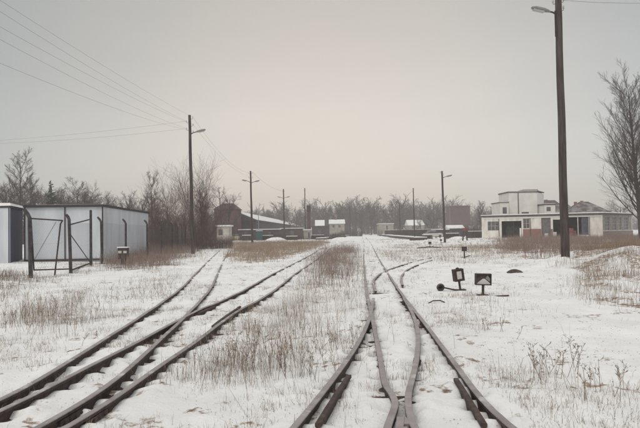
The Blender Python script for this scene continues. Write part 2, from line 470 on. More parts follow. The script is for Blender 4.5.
def build_ground():
    xs = np.concatenate([-np.geomspace(7, 1500, 70)[::-1], np.linspace(-7, -4.6, 30)[1:], np.linspace(-4.6, 3.6, 205)[1:], np.linspace(3.6, 16, 110)[1:], np.geomspace(16, 1500, 60)[1:]])
    xs = np.sort(xs)
    ys = np.concatenate([-np.geomspace(1.0, 400, 20)[::-1], np.linspace(-1.0, 3.5, 20)[1:], np.linspace(3.5, 14, 300)[1:], np.linspace(14, 34, 260)[1:], np.linspace(34, 80, 160)[1:], np.geomspace(80, 2600, 70)[1:]])
    X, Y = np.meshgrid(xs, ys)
    x = X.ravel(); y = Y.ravel()
    z = H(x, y, rail_dist(x, y))
    z = z * (1 - sstep(150, 300, np.abs(x) + np.abs(y) * 0.5))
    nx, ny = len(xs), len(ys)
    me = bpy.data.meshes.new('snowy_ground')
    me.vertices.add(nx * ny)
    me.vertices.foreach_set('co', np.stack([x, y, z], 1).ravel())
    i = np.arange(nx * ny).reshape(ny, nx)
    q = np.stack([i[:-1, :-1], i[:-1, 1:], i[1:, 1:], i[1:, :-1]], -1).reshape(-1, 4)
    me.loops.add(q.size); me.loops.foreach_set('vertex_index', q.ravel())
    me.polygons.add(len(q)); me.polygons.foreach_set('loop_start', np.arange(len(q)) * 4); me.polygons.foreach_set('loop_total', np.full(len(q), 4))
    me.polygons.foreach_set('use_smooth', np.ones(len(q), bool))
    me.update()
    a = me.attributes.new('litter', 'FLOAT', 'POINT')
    a.data.foreach_set('value', litter(x, y))
    m = bpy.data.materials.new('snow_ground'); m.use_nodes = True
    t = m.node_tree; b = t.nodes['Principled BSDF']
    b.inputs['Roughness'].default_value = 0.85; b.inputs['Specular IOR Level'].default_value = 0.2
    at = N(t, 'ShaderNodeAttribute', attribute_name='litter')
    geo = N(t, 'ShaderNodeNewGeometry')
    nz = N(t, 'ShaderNodeTexNoise'); nz.inputs['Scale'].default_value = 9; nz.inputs['Detail'].default_value = 9; nz.inputs['Roughness'].default_value = 0.68
    t.links.new(geo.outputs['Position'], nz.inputs['Vector'])
    # litter showing through: attribute against fine noise
    sb = N(t, 'ShaderNodeMath', operation='SUBTRACT'); sb.inputs[0].default_value = 1.02
    t.links.new(at.outputs['Fac'], sb.inputs[1])
    gt = N(t, 'ShaderNodeMapRange'); gt.interpolation_type = 'SMOOTHSTEP'
    mul = N(t, 'ShaderNodeMath', operation='MULTIPLY_ADD'); mul.inputs[1].default_value = 0.62; mul.inputs[2].default_value = 0.22
    t.links.new(sb.outputs[0], mul.inputs[0])
    add = N(t, 'ShaderNodeMath', operation='ADD'); add.inputs[1].default_value = 0.14
    t.links.new(mul.outputs[0], add.inputs[0])
    t.links.new(nz.outputs['Fac'], gt.inputs['Value']); t.links.new(mul.outputs[0], gt.inputs['From Min']); t.links.new(add.outputs[0], gt.inputs['From Max'])
    n3 = N(t, 'ShaderNodeTexNoise'); n3.inputs['Scale'].default_value = 0.8; n3.inputs['Detail'].default_value = 5
    t.links.new(geo.outputs['Position'], n3.inputs['Vector'])
    r1 = N(t, 'ShaderNodeValToRGB')
    r1.color_ramp.elements[0].position = 0.3; r1.color_ramp.elements[0].color = (0.70, 0.70, 0.705, 1)
    r1.color_ramp.elements[1].position = 0.65; r1.color_ramp.elements[1].color = (0.80, 0.80, 0.80, 1)
    t.links.new(n3.outputs['Fac'], r1.inputs[0])
    r2 = N(t, 'ShaderNodeValToRGB')
    r2.color_ramp.elements[0].position = 0.3; r2.color_ramp.elements[0].color = (0.16, 0.105, 0.075, 1)
    r2.color_ramp.elements[1].position = 0.7; r2.color_ramp.elements[1].color = (0.34, 0.25, 0.18, 1)
    n4 = N(t, 'ShaderNodeTexNoise'); n4.inputs['Scale'].default_value = 2.2; n4.inputs['Detail'].default_value = 8
    t.links.new(geo.outputs['Position'], n4.inputs['Vector']); t.links.new(n4.outputs['Fac'], r2.inputs[0])
    mx = N(t, 'ShaderNodeMix', data_type='RGBA')
    t.links.new(gt.outputs[0], mx.inputs[0]); t.links.new(r1.outputs[0], mx.inputs[6]); t.links.new(r2.outputs[0], mx.inputs[7])
    t.links.new(mx.outputs[2], b.inputs['Base Color'])
    n5 = N(t, 'ShaderNodeTexNoise'); n5.inputs['Scale'].default_value = 26; n5.inputs['Detail'].default_value = 8; n5.inputs['Roughness'].default_value = 0.6
    t.links.new(geo.outputs['Position'], n5.inputs['Vector'])
    bp = N(t, 'ShaderNodeBump'); bp.inputs['Strength'].default_value = 0.6; bp.inputs['Distance'].default_value = 0.03
    t.links.new(n5.outputs['Fac'], bp.inputs['Height']); t.links.new(bp.outputs[0], b.inputs['Normal'])
    me.materials.append(m)
    o = bpy.data.objects.new('snowy_ground', me); COL.objects.link(o)
    tag(o, 'snow covered yard ground with dead grass showing through', None, None, 'structure')
build_ground()

# ------------------------------------------------------------------ railway tracks
def rail_mesh(P, w=0.062, depth=0.135):
    mb = MB()
    prof = [(-w / 2 + .004, 0), (w / 2 - .004, 0), (w / 2, -.006), (w / 2, -.030), (.010, -.042), (.010, -depth + .018), (.050, -depth + .008), (.050, -depth), (-.050, -depth), (-.050, -depth + .008), (-.010, -depth + .018), (-.010, -.042), (-w / 2, -.030), (-w / 2, -.006)]
    n = len(prof); ring = []
    for i, p in enumerate(P):
        t = (P[min(i + 1, len(P) - 1)] - P[max(i - 1, 0)]).normalized()
        r = Vector((t.y, -t.x, 0))
        dz = 0.006 * math.sin(i * 0.9) * (1 if P[i].y > 12 else 0.4)
        for a, b in prof:
            ring.append(p + r * a + Vector((0, 0, b + dz)))
    fs = []; ms = []
    for i in range(len(P) - 1):
        for k in range(n):
            a = i * n + k; b = i * n + (k + 1) % n
            fs.append((a, a + n, b + n, b)); ms.append(0 if k in (0, 1, 13) else 1)
    fs.append(tuple(range(n))); ms.append(1)
    fs.append(tuple(reversed(range((len(P) - 1) * n, len(P) * n)))); ms.append(1)
    mb.v = [tuple(v) for v in ring]; mb.f = fs; mb.m = ms
    return mb
def mid(Pa, Pb, y):
    def at(P):
        for i in range(len(P) - 1):
            a, b = P[i], P[i + 1]
            if (a.y - y) * (b.y - y) <= 0 and a.y != b.y:
                return a.lerp(b, (y - a.y) / (b.y - a.y))
        return None
    return at(Pa), at(Pb)
def track(label, rails, ys, checks=(), joints=True):
    root = empty('railway_track', (0, 0, 0), label, 'railway track', 'narrow gauge tracks under the snow')
    for P in rails:
        ro = rail_mesh(P).build('rail', [MHEAD, MRUST], root)
    for P in rails:
        acc = random.uniform(1.5, 4)
        for i in range(1, len(P)):
            acc += (P[i] - P[i - 1]).length
            if acc > 6.0 and P[i].y < 30 and P[i].y > 3.5:
                acc = 0; d = (P[i] - P[i - 1]).normalized(); r_ = Vector((d.y, -d.x, 0)); mb = MB()
                for sg in (-1, 1):
                    mb.obox(P[i] + r_ * sg * .022 + Vector((0, 0, -.066)), d * .20, r_ * .010, Vector((0, 0, .024)))
                    for q in (-.14, -.05, .05, .14):
                        c0 = P[i] + d * q + Vector((0, 0, -.066)); mb.tube([c0 + r_ * sg * .030, c0 + r_ * sg * .046], .012, 6)
                mb.build('fishplate', MRUST, root)
    for P in checks:
        rail_mesh(P, 0.05).build('check_rail', [MRUST, MRUST], root)
    return root
def sleepers(root, Pa, Pb, y0, y1, step=0.62, ext=0.34, limit=80):
    y = y0; n = 0
    while y < y1 and n < limit:
        a, b = mid(Pa, Pb, y)
        y += step * random.uniform(0.93, 1.07)
        if a is None or b is None: continue
        d = (b - a).normalized() if (b - a).length > 0.2 else Vector((1, 0, 0))
        a2 = a - d * (ext * random.uniform(0.85, 1.15)); b2 = b + d * (ext * random.uniform(0.85, 1.15))
        top = -0.022 + random.uniform(-0.012, 0.020)
        mb = MB()
        c = (a2 + b2) / 2; L = (b2 - a2).length / 2; t = Vector((-d.y, d.x, 0)); t.normalize()
        mb.obox((c.x, c.y, top - 0.06), d * L, t * 0.11, Vector((0, 0, 0.06)))
        mb.build('sleeper', MSLEEP, root); n += 1
tA = track('left siding track curving away to the far left past the concrete fence', [R1, R3], None)
sleepers(tA, R1, R3, 4.2, 40)
tB = track('curving track from the lower left running to the middle of the yard', [R2, R4], None, [K1, K4])
sleepers(tB, R2, R4, 4.2, 40)
# wing and nose of the right frog: the inner rails stop and flare
yk = on_plane(402, 401, RAIL_TOP).y
C1far = [p for p in C1 if p.y > yk + 0.02]
D2far = [p for p in D2 if p.y > yk + 0.02]
C1nose = [p for p in C1 if p.y < yk - 0.42]
D2nose = [p for p in D2 if p.y < yk - 0.42]
wingL = [Vector((*on_plane(a, b, RAIL_TOP)[:2], RAIL_TOP)) for a, b in ((397.5, 400.5), (392.5, 412), (386, 428))]
wingR = [Vector((*on_plane(a, b, RAIL_TOP)[:2], RAIL_TOP)) for a, b in ((407.5, 400.5), (409.8, 410), (414, 428))]
wingL.append(wingL[-1] + Vector((-0.035, -0.3, 0))); wingR.append(wingR[-1] + Vector((0.03, -0.3, 0)))
C1a = list(reversed(C1far[::])) if C1far[0].y > C1far[-1].y else C1far
C1run = smooth_pts(catmull([wingL[3], wingL[2], wingL[0] + Vector((.004, .05, 0))] + [p for p in C1a if p.y > wingL[0].y + 0.30][::2], .08), 12)
D2run = smooth_pts(catmull([wingR[3], wingR[2], wingR[0]] + [p for p in D2far if p.y > wingR[0].y + 0.30][::2], .08), 12)
tC = track('straight track on the right of the foreground turnout', [C2, C1run], None, [K3])
rail_mesh(C1nose).build('frog_rail', [MHEAD, MRUST], tC)
sleepers(tC, C1, C2, 3.9, 36)
tD = track('branch track curving to the lower middle from the foreground turnout', [D1, D2run], None, [K2])
rail_mesh(D2nose).build('frog_rail', [MHEAD, MRUST], tD)
pn = MB(); nose = on_plane(402, 413, RAIL_TOP - 0.004)
pn.add([nose + Vector((0, 0, 0)), nose + Vector((-0.03, -0.28, 0)), nose + Vector((0.045, -0.28, 0)), nose + Vector((0, 0.02, -0.09)), nose + Vector((-0.04, -0.28, -0.09)), nose + Vector((0.055, -0.28, -0.09))],
       [(0, 1, 2), (0, 3, 4, 1), (0, 2, 5, 3), (1, 4, 5, 2)])
pn.build('frog_nose', MHEAD, tD)
sleepers(tD, D1, D2, 3.9, 11)
tE = track('curved siding rails crossing behind the foreground turnout', [E1, E2], None)
# transverse pull rods lying across the track
for a, b, lb in (((366.5, 261), (384, 261.5), 'rusty rod lying across the far end of the straight track'), ((372, 292.5), (403, 292.5), 'point rod between the blades of the foreground turnout')):
    p, q = on_plane(*a, 0.06), on_plane(*b, 0.06)
    tag(MB().tube([p - Vector((0, 0, .02)), q - Vector((0, 0, .02))], 0.010, 6).build('point_rod', MRUST), lb, 'point rod')

# ------------------------------------------------------------------ grass
GM = {'straw': mat('grass_straw', (0.13, 0.088, 0.062), (0.36, 0.26, 0.18), 22.0, 0.9, stretch=(1, 1, .1)),
      'tan': mat('grass_tan', (0.20, 0.145, 0.105), (0.42, 0.33, 0.25), 22.0, 0.9, stretch=(1, 1, .1)),
      'weed': mat('grass_weed', (0.12, 0.09, 0.072), (0.30, 0.235, 0.18), 22.0, 0.9, stretch=(1, 1, .1)),
      'red': mat('grass_red', (0.14, 0.10, 0.086), (0.33, 0.25, 0.205), 16.0, 0.9, stretch=(1, 1, .1))}
def blades(name, label, x, y, h, wd, m, heads=0.0, lean=0.35, cat='grass'):
    n = len(x)
    z = H(x, y)
    a = RNG.uniform(0, 2 * PI, n); la = RNG.uniform(0, 2 * PI, n)
    sx, sy = np.cos(a) * wd / 2, np.sin(a) * wd / 2
    ln = np.abs(RNG.normal(0, lean, n)) * h
    dx, dy = np.cos(la) * ln, np.sin(la) * ln
    V = np.empty((n, 5, 3))
    V[:, 0] = np.stack([x - sx, y - sy, z - .03], 1)
    V[:, 1] = np.stack([x + sx, y + sy, z - .03], 1)
    V[:, 2] = np.stack([x + dx * .35 + sx * .75, y + dy * .35 + sy * .75, z + h * .55], 1)
    V[:, 3] = np.stack([x + dx * .35 - sx * .75, y + dy * .35 - sy * .75, z + h * .55], 1)
    V[:, 4] = np.stack([x + dx, y + dy, z + h * (1 - 0.25 * RNG.uniform(0, 1, n))], 1)
    me = bpy.data.meshes.new(name)
    b = (np.arange(n) * 5)[:, None]
    quad = b + np.array([0, 1, 2, 3]); tri = b + np.array([3, 2, 4])
    nv = n * 5
    verts = V.reshape(-1, 3)
    loops = np.concatenate([quad.ravel(), tri.ravel()])
    ls = np.concatenate([np.arange(n) * 4, n * 4 + np.arange(n) * 3]); lt = np.concatenate([np.full(n, 4), np.full(n, 3)])
    if heads > 0:
        k = np.where(RNG.uniform(0, 1, n) < heads)[0]
        c = V[k, 4]; s = (RNG.uniform(0.0035, 0.0075, len(k)) * np.clip(wd / 0.004 if np.isscalar(wd) else 1, 1, 2))[:, None]
        hv = np.stack([c + s * [1, 0, 0], c + s * [-.5, .87, 0], c + s * [-.5, -.87, 0], c + s * [0, 0, 1.1], c + s * [0, 0, -1.1]], 1)
        hb = nv + (np.arange(len(k)) * 5)[:, None]
        tf = [(0, 1, 3), (1, 2, 3), (2, 0, 3), (1, 0, 4), (2, 1, 4), (0, 2, 4)]
        tl = np.stack([hb + np.array(f) for f in tf], 1).reshape(-1)
        verts = np.concatenate([verts, hv.reshape(-1, 3)])
        base = len(loops); loops = np.concatenate([loops, tl])
        m3 = len(tl) // 3
        ls = np.concatenate([ls, base + np.arange(m3) * 3]); lt = np.concatenate([lt, np.full(m3, 3)])
    me.vertices.add(len(verts)); me.vertices.foreach_set('co', verts.ravel())
    me.loops.add(len(loops)); me.loops.foreach_set('vertex_index', loops.astype(np.int32))
    me.polygons.add(len(ls)); me.polygons.foreach_set('loop_start', ls.astype(np.int32)); me.polygons.foreach_set('loop_total', lt.astype(np.int32))
    me.update(); me.validate()
    me.materials.append(m)
    o = bpy.data.objects.new(name, me); COL.objects.link(o)
    return tag(o, label, cat, None, 'stuff')
for i, (p, P) in enumerate(zip(PATCH, POLYS)):
    nm, lb, _, dens, h0, h1, wd, lit, cl, mk = p
    x0, y0 = P.min(0); x1, y1 = P.max(0)
    n = int((x1 - x0) * (y1 - y0) * dens * 2.2)
    n = min(n, 260000)
    x = RNG.uniform(x0 - 1.0, x1 + 1.0, n); y = RNG.uniform(y0 - 1.5, y1 + 1.5, n)
    jx = (fbm(x * 0.5, y * 0.5, 3, 61) - 0.5) * 2.4; jy = (fbm(x * 0.5, y * 0.5, 3, 71) - 0.5) * 3.5
    yd = np.maximum(y, 4)
    k = inpoly(P, x + jx + RNG.normal(0, .25, n) * np.sqrt(yd / 15), y + jy + RNG.normal(0, .03, n) * yd)
    fq = 2.2 if y1 < 32 else 0.75
    cn = fbm(x * fq + i, y * fq, 4, 101)
    k &= (RNG.uniform(0, 1, n) < 1 - cl + cl * sstep(0.40, 0.66, cn) * 1.6)
    rd = rail_dist(x, y)
    k &= rd > 0.12
    x, y = x[k], y[k]
    hh = (h0 + (h1 - h0) * RNG.uniform(0, 1, len(x)) ** 1.6) * (0.45 + 1.0 * sstep(0.35, 0.7, cn[k]))
    blades(nm, lb, x, y, hh, wd * RNG.uniform(0.6, 1.3, len(x)), GM[mk], 0.25 if mk == 'weed' else 0.12, 0.75 if mk == 'weed' else 0.5)
def brush(label, px0, px1, Y0, Y1, n, h0, h1, m=None, wd=.035, name='brambles'):
    px = RNG.uniform(px0, px1, n); y = RNG.uniform(Y0, Y1, n); x = (px - 320) / F * y
    c = fbm(x * .22, y * .1, 4, 171); k = RNG.uniform(0, 1, n) < .15 + sstep(.35, .6, c)
    blades(name, label, x[k], y[k], RNG.uniform(h0, h1, k.sum()) * (.5 + sstep(.35, .65, c[k])), wd * RNG.uniform(.5, 1.4, k.sum()), m or MTWIG, 0, .5, 'brambles')
brush('tangled dark scrub at the foot of the trees behind the left shed', -20, 236, 120, 150, 16000, 1.0, 4.6)
brush('low dark brambles along the sheds left of the far tracks', 236, 345, 122, 136, 7000, .3, 1.25)
brush('dark scrub hiding the feet of the far pale houses', 312, 362, 185, 210, 4500, .8, 2.4)
brush('dark scrub behind the row of wagons and right of it', 394, 482, 150, 180, 9000, .6, 1.9)
brush('dark scrub between the brown tower and the workshop', 466, 484, 118, 140, 2600, .6, 2.2)
brush('tangled brown undergrowth at the foot of the bushes by the left lamp pole', 150, 232, 58, 88, 14000, .3, 1.5, MTWIG2, .014)
for lb_, cx_, cy_, r_, n_, hh_ in (('tall tangled weed clump right of the curving track in the lower left', 232, 372, .38, 420, .42), ('tall tangled weed clump in the middle of the foreground snow', 300, 372, .34, 380, .40), ('weed clump beside the curved branch rail', 338, 342, .35, 260, .34),
                             ('weed clump nearest the left turnout frog', 262, 335, .5, 300, .34), ('dark weed clump standing left of the siding rail', 66, 322, .6, 420, .42), ('small weed clump in the right foreground snow', 552, 385, .32, 150, .34), ('weed clump at the middle distance left of the siding', 128, 296, .8, 320, .30), ('low weed clump under the right switch lantern', 486, 312, .6, 260, .24)):
    q = on_plane(cx_, cy_, 0); gx = q.x + RNG.normal(0, r_, n_); gy = q.y + RNG.normal(0, r_ * 1.1, n_)
    cc = fbm(gx * 5, gy * 5, 2, 207); kk = (rail_dist(gx, gy) > .1) & (cc > .42)
    blades('dry_weeds', lb_, gx[kk], gy[kk], RNG.uniform(.25, 1, kk.sum()) * hh_, RNG.uniform(.0025, .0048, kk.sum()), GM['weed'], .5, .55, 'weeds')
# short stubble everywhere the tracks run, in loose tufts
def stubble(label, x0, x1, y0, y1, n, h0, h1, wd, thr, s):
    x = RNG.uniform(x0, x1, n); y = RNG.uniform(y0, y1, n)
    c = fbm(x * 0.9, y * 0.9, 5, s) - 0.16 * sstep(2.4, 3.8, x - 0.03 * y) * (y < 40) - 0.10 * sstep(4.0, 5.5, -x - 0.10 * y) * (y < 26)
    c = (c - .5) * 1.25 + .465 + 0.07 * np.exp(-((x + 1.2 - 0.02 * y) / 1.3) ** 2)
    k = (RNG.uniform(0, 1, n) < sstep(thr, thr + 0.22, c)) & (rail_dist(x, y) > 0.07)
    x, y, c = x[k], y[k], c[k]
    # pull into tufts
    m = len(x); t = max(1, m // 7)
    ci = RNG.integers(0, m, t)
    gi = RNG.integers(0, t, m)
    r = RNG.normal(0, 0.07, (m, 2)) * RNG.uniform(.3, 1.6, (m, 1))
    tx = x[ci][gi] + r[:, 0]; ty = y[ci][gi] + r[:, 1]
    ok = rail_dist(tx, ty) > 0.06
    blades('grass_stubble', label, tx[ok], ty[ok], h0 + (h1 - h0) * RNG.uniform(0, 1, ok.sum()) ** 2, wd * RNG.uniform(0.6, 1.4, ok.sum()), GM['straw'], 0.0, 0.85)
stubble('short dead stubble dotted over the foreground snow', -7, 7.5, 4.3, 13, 90000, 0.015, 0.13, 0.0028, 0.40, 131)
stubble('short dead stubble over the snow further up the tracks', -14, 15, 13, 34, 130000, 0.02, 0.18, 0.0045, 0.42, 141)
stubble('thin stubble over the far snow of the yard', -24, 34, 34, 120, 110000, 0.06, 0.26, 0.012, 0.45, 151)
def flecks(label, x0, x1, y0, y1, n, s0, s1):
    x = RNG.uniform(x0, x1, n); y = RNG.uniform(y0, y1, n)
    c = fbm(x * 1.1, y * 1.1, 4, 191) - 0.13 * sstep(2.4, 3.8, x - 0.03 * y); k = (RNG.uniform(0, 1, n) < sstep(.40, .66, c) * .9 + .05) & (rail_dist(x, y) > .06)
    x, y = x[k], y[k]; n = len(x); z = H(x, y) + .006; sz = RNG.uniform(s0, s1, n); a = RNG.uniform(0, 2 * PI, n)
    V = np.empty((n, 4, 3))
    for j, (u, v, w_) in enumerate(((1, 0, .2), (0, .35, 0), (-1, 0, .3), (0, -.35, .5))):
        V[:, j, 0] = x + sz * (u * np.cos(a) - v * np.sin(a)); V[:, j, 1] = y + sz * (u * np.sin(a) + v * np.cos(a)); V[:, j, 2] = z + sz * w_
    me = bpy.data.meshes.new('leaf_litter'); me.vertices.add(n * 4); me.vertices.foreach_set('co', V.ravel())
    me.loops.add(n * 4); me.loops.foreach_set('vertex_index', np.arange(n * 4, dtype=np.int32))
    me.polygons.add(n); me.polygons.foreach_set('loop_start', (np.arange(n) * 4).astype(np.int32)); me.polygons.foreach_set('loop_total', np.full(n, 4, np.int32))
    me.update(); me.materials.append(GM['straw']); o = bpy.data.objects.new('leaf_litter', me); COL.objects.link(o); tag(o, label, 'leaf litter', None, 'stuff')
flecks('small brown flecks of dead leaves on the foreground snow', -7, 7.5, 4.2, 14, 22000, .003, .012)
flecks('brown flecks of plant litter on the middle distance snow', -14, 15, 14, 36, 36000, .008, .022)
# a few taller branching stalks in the foreground
def stalk(px, py, h, k):
    p = on_plane(px, py, 0); z = hz(p.x, p.y)
    mb = MB(); rr = random.Random(k)
    top = Vector((rr.uniform(-.12, .12), rr.uniform(-.08, .08), h))
    mb.tube([(0, 0, -.03), top * .5 + Vector((rr.uniform(-.02, .02), 0, 0)), top], [.0030, .0024, .0016], 4)
    for j in range(rr.randint(4, 8)):
        t = rr.uniform(.35, .98); a = top * t
        d = Vector((rr.uniform(-1, 1), rr.uniform(-1, 1), rr.uniform(.5, 1.4))).normalized() * h * rr.uniform(.12, .3)
        mb.tube([a, a + d], [.0018, .001], 3)
        for q in range(3):
                d2 = Vector((rr.uniform(-1, 1), rr.uniform(-1, 1), rr.uniform(-.2, 1.2))).normalized() * h * rr.uniform(.03, .09)
                mb.tube([a + d * rr.uniform(.5, 1), a + d + d2], [.0016, .0026], 3)
    return mb, Vector((p.x, p.y, z))
K = 0
for cx, cy, n, sp, h, where in ((73, 312, 14, 12, .38, 'in the dark clump left of the siding'), (232, 362, 12, 13, .30, 'right of the curving track near the lower left'), (285, 372, 14, 20, .30, 'midway between the two foreground turnouts'), (335, 345, 7, 14, .22, 'just left of the curved branch rail'),
                         (556, 376, 13, 22, .30, 'in the open snow of the right foreground'), (612, 398, 5, 16, .34, 'near the lower right corner'), (232, 330, 6, 12, .2, 'beside the check rail of the left turnout'), (95, 345, 4, 14, .18, 'beside the outermost left rail'), (500, 335, 5, 16, .2, 'below the two switch lanterns'), (20, 330, 7, 14, .28, 'at the left edge below the gate')):
    for j in range(n):
        K += 1
        mb, loc = stalk(cx + random.gauss(0, sp), cy + random.gauss(0, sp * .4), h * random.uniform(.6, 1.15), K)
        if rail_dist(np.array([loc.x]), np.array([loc.y]))[0] < 0.12: continue
        o = mb.build('weed_stalk', GM['weed']); o.location = loc
        tag(o, 'dry branching weed stalk ' + where, 'weed', 'dry weed stalks ' + where)

# ------------------------------------------------------------------ bare trees
class Tree:
    def __init__(self, seed):
        self.r = random.Random(seed); self.trunk = MB(); self.crown = MB()
    def grow(self, p, d, L, rad, lev, cfg):
        r = self.r; c = cfg[lev]
        n = c['seg']; pts = [p.copy()]; dirs = [d.copy()]
        for i in range(n):
            d = (d + Vector((r.gauss(0, c['wob']), r.gauss(0, c['wob']), r.gauss(0, c['wob']) + c['up']))).normalized()
            p = p + d * (L / n); pts.append(p.copy()); dirs.append(d.copy())
        rs = [rad * (1 - (1 - c['tip']) * i / n) for i in range(n + 1)]
        mb = self.trunk if lev <= cfg[0]['tl'] else self.crown
        mb.tube(pts, rs, c['side'], caps=False)
        if lev + 1 < len(cfg):
            k = c['kids']; k = int(k * r.uniform(.8, 1.2)) or 1
            for j in range(k):
                t = c['from'] + (1 - c['from']) * (j + r.random() * .9) / k
                t = min(t, .99)
                i = min(int(t * n), n - 1); f = t * n - i
                q = pts[i].lerp(pts[i + 1], f); dd = dirs[i + 1]
                a = r.uniform(0, 2 * PI) if lev else j * 2.4 + r.uniform(-.4, .4)
                s = dd.cross(Vector((0, 0, 1)))
                if s.length < .1: s = Vector((1, 0, 0))
                s.normalize(); u = s.cross(dd)
                side = s * math.cos(a) + u * math.sin(a)
                an = math.radians(c['ang'] * r.uniform(.75, 1.25))
                nd = (dd * math.cos(an) + side * math.sin(an)).normalized()
                ll = L * c['len'] * (1 - c['fall'] * t) * r.uniform(.75, 1.2)
                self.grow(q, nd, ll, max(rs[i] * c['rr'], c['rmin']), lev + 1, cfg)
def tree_proto(seed, H_, kind):
    T = Tree(seed)
    if kind == 'poplar':
        cfg = [dict(tl=1, seg=14, wob=.02, up=.05, tip=.12, side=8, kids=85, **{'from': .13}, ang=34, len=.44, fall=.62, rr=.30, rmin=.02),
               dict(seg=7, wob=.05, up=.09, tip=.2, side=5, kids=16, **{'from': .10}, ang=30, len=.38, fall=.45, rr=.45, rmin=.012),
               dict(seg=4, wob=.07, up=.10, tip=.3, side=3, kids=7, **{'from': .15}, ang=28, len=.5, fall=.4, rr=.5, rmin=.010),
               dict(seg=2, wob=.1, up=.05, tip=.5, side=3, kids=0, **{'from': .2}, ang=30, len=.5, fall=.3, rr=.5, rmin=.008)]
        T.grow(Vector((0, 0, -.3)), Vector((0, 0, 1)), H_ * .97, H_ * .0145, 0, cfg)
    elif kind == 'round':
        cfg = [dict(tl=1, seg=7, wob=.06, up=.05, tip=.35, side=7, kids=11, **{'from': .22}, ang=48, len=.62, fall=.35, rr=.5, rmin=.03),
               dict(seg=5, wob=.12, up=.06, tip=.25, side=4, kids=9, **{'from': .2}, ang=42, len=.5, fall=.4, rr=.5, rmin=.018),
               dict(seg=3, wob=.15, up=.04, tip=.4, side=3, kids=11, **{'from': .12}, ang=42, len=.55, fall=.3, rr=.5, rmin=.013),
               dict(seg=2, wob=.15, up=.03, tip=.5, side=3, kids=0, **{'from': .2}, ang=40, len=.5, fall=.3, rr=.5, rmin=.011)]
        T.grow(Vector((0, 0, -.3)), Vector((0, 0, 1)), H_ * .80, H_ * .024, 0, cfg)
    elif kind == 'tall':
        cfg = [dict(tl=1, seg=9, wob=.04, up=.06, tip=.2, side=7, kids=16, **{'from': .28}, ang=42, len=.40, fall=.45, rr=.45, rmin=.03),
               dict(seg=5, wob=.10, up=.09, tip=.25, side=4, kids=9, **{'from': .2}, ang=36, len=.45, fall=.4, rr=.5, rmin=.018),
               dict(seg=3, wob=.13, up=.06, tip=.4, side=3, kids=10, **{'from': .12}, ang=38, len=.6, fall=.3, rr=.5, rmin=.012),
               dict(seg=2, wob=.12, up=.04, tip=.5, side=3, kids=0, **{'from': .2}, ang=36, len=.5, fall=.3, rr=.5, rmin=.009)]
        T.grow(Vector((0, 0, -.3)), Vector((0, 0, 1)), H_ * .93, H_ * .017, 0, cfg)
    elif kind == 'shrub':
        cfg = [dict(tl=0, seg=6, wob=.08, up=.05, tip=.25, side=5, kids=12, **{'from': .15}, ang=30, len=.48, fall=.35, rr=.5, rmin=.012),
               dict(seg=4, wob=.12, up=.06, tip=.3, side=3, kids=8, **{'from': .1}, ang=34, len=.5, fall=.3, rr=.55, rmin=.009),
               dict(seg=2, wob=.14, up=.04, tip=.5, side=3, kids=0, **{'from': .2}, ang=36, len=.5, fall=.3, rr=.5, rmin=.007)]
        for j in range(15):
            a = T.r.uniform(0, 2 * PI); s = T.r.uniform(.08, .62)
            T.grow(Vector((math.cos(a) * .35, math.sin(a) * .35, -.2)), Vector((math.cos(a) * s, math.sin(a) * s, 1)).normalized(), H_ * T.r.uniform(.6, 1.0), .035, 0, cfg)
    return T
def conifer_proto(seed, H_):
    T = Tree(seed); r = T.r
    T.trunk.tube([(0, 0, -.3), (0, 0, H_)], [H_ * .02, .01], 6, caps=False)
    n = 150
    for i in range(n):
        t = (i + r.random()) / n; z = H_ * (.1 + .9 * t); L = H_ * .20 * (1 - t) ** .8 + .08
        a = r.uniform(0, 2 * PI); d = Vector((math.cos(a), math.sin(a), -.15))
        b0 = Vector((0, 0, z))
        for j in range(7):
            u = (j + 1) / 7; q = b0 + d * L * u + Vector((0, 0, .25 * L * u * u))
            for s in (-1, 1):
                e2 = Vector((-math.sin(a) * s, math.cos(a) * s, -.3)) * L * .32 * (1.15 - u) + d * L * .12
                T.crown.add([q, q + e2 + Vector((0, 0, .04)), q + e2 - Vector((0, 0, .10))], [(0, 1, 2)])
    return T
PROTO = {}
def proto(kind, i, H_=10.0):
    k = (kind, i)
    if k not in PROTO:
        T = conifer_proto(50 + i, H_) if kind == 'conifer' else tree_proto(100 + i * 7 + len(kind), H_, kind)
        ms = []
        for nm, mb, m in (('trunk', T.trunk, MBARK), ('crown', T.crown, MCONIF if kind == 'conifer' else (MTWIG2 if kind == 'shrub' else MTWIG))):
            me = bpy.data.meshes.new(nm); me.from_pydata(mb.v, [], mb.f); me.materials.append(m); me.update(); ms.append(me)
        PROTO[k] = (ms, H_)
    return PROTO[k]
TREEN = {'poplar': 'poplar_tree', 'round': 'bare_tree', 'tall': 'bare_tree', 'shrub': 'bare_shrub', 'conifer': 'conifer_tree'}
def plant(kind, i, px, Y, top_py, label, group=None, wscale=1.0, H_=None, stuff=False):
    """tree standing at distance Y in column px, with its top at picture row top_py"""
    g = ground_at(px, Y); z = hz(g.x, g.y) if Y < 150 else 0
    top = at_depth(px, top_py, Y).z
    ms, ph = proto(kind, i, 20.0 if kind == 'poplar' else 10.0)
    s = (top - z) / ph
    root = empty(TREEN[kind], (g.x, g.y, z), label, 'shrub' if kind == 'shrub' else 'tree', group, random.uniform(0, 2 * PI))
    root.scale = (s * wscale, s * wscale, s)
    for nm, me in zip(('stem' if kind == 'shrub' else 'trunk', 'branches' if kind == 'shrub' else 'crown'), ms):
        o = bpy.data.objects.new(nm, me); COL.objects.link(o); o.parent = root
    return root
plant('poplar', 0, 642, 72, 86, 'tall bare poplar with upswept branches at the right edge behind the building', wscale=1.3)
plant('poplar', 1, 668, 84, 92, 'bare poplar just outside the right edge beyond the big one', wscale=1.0)
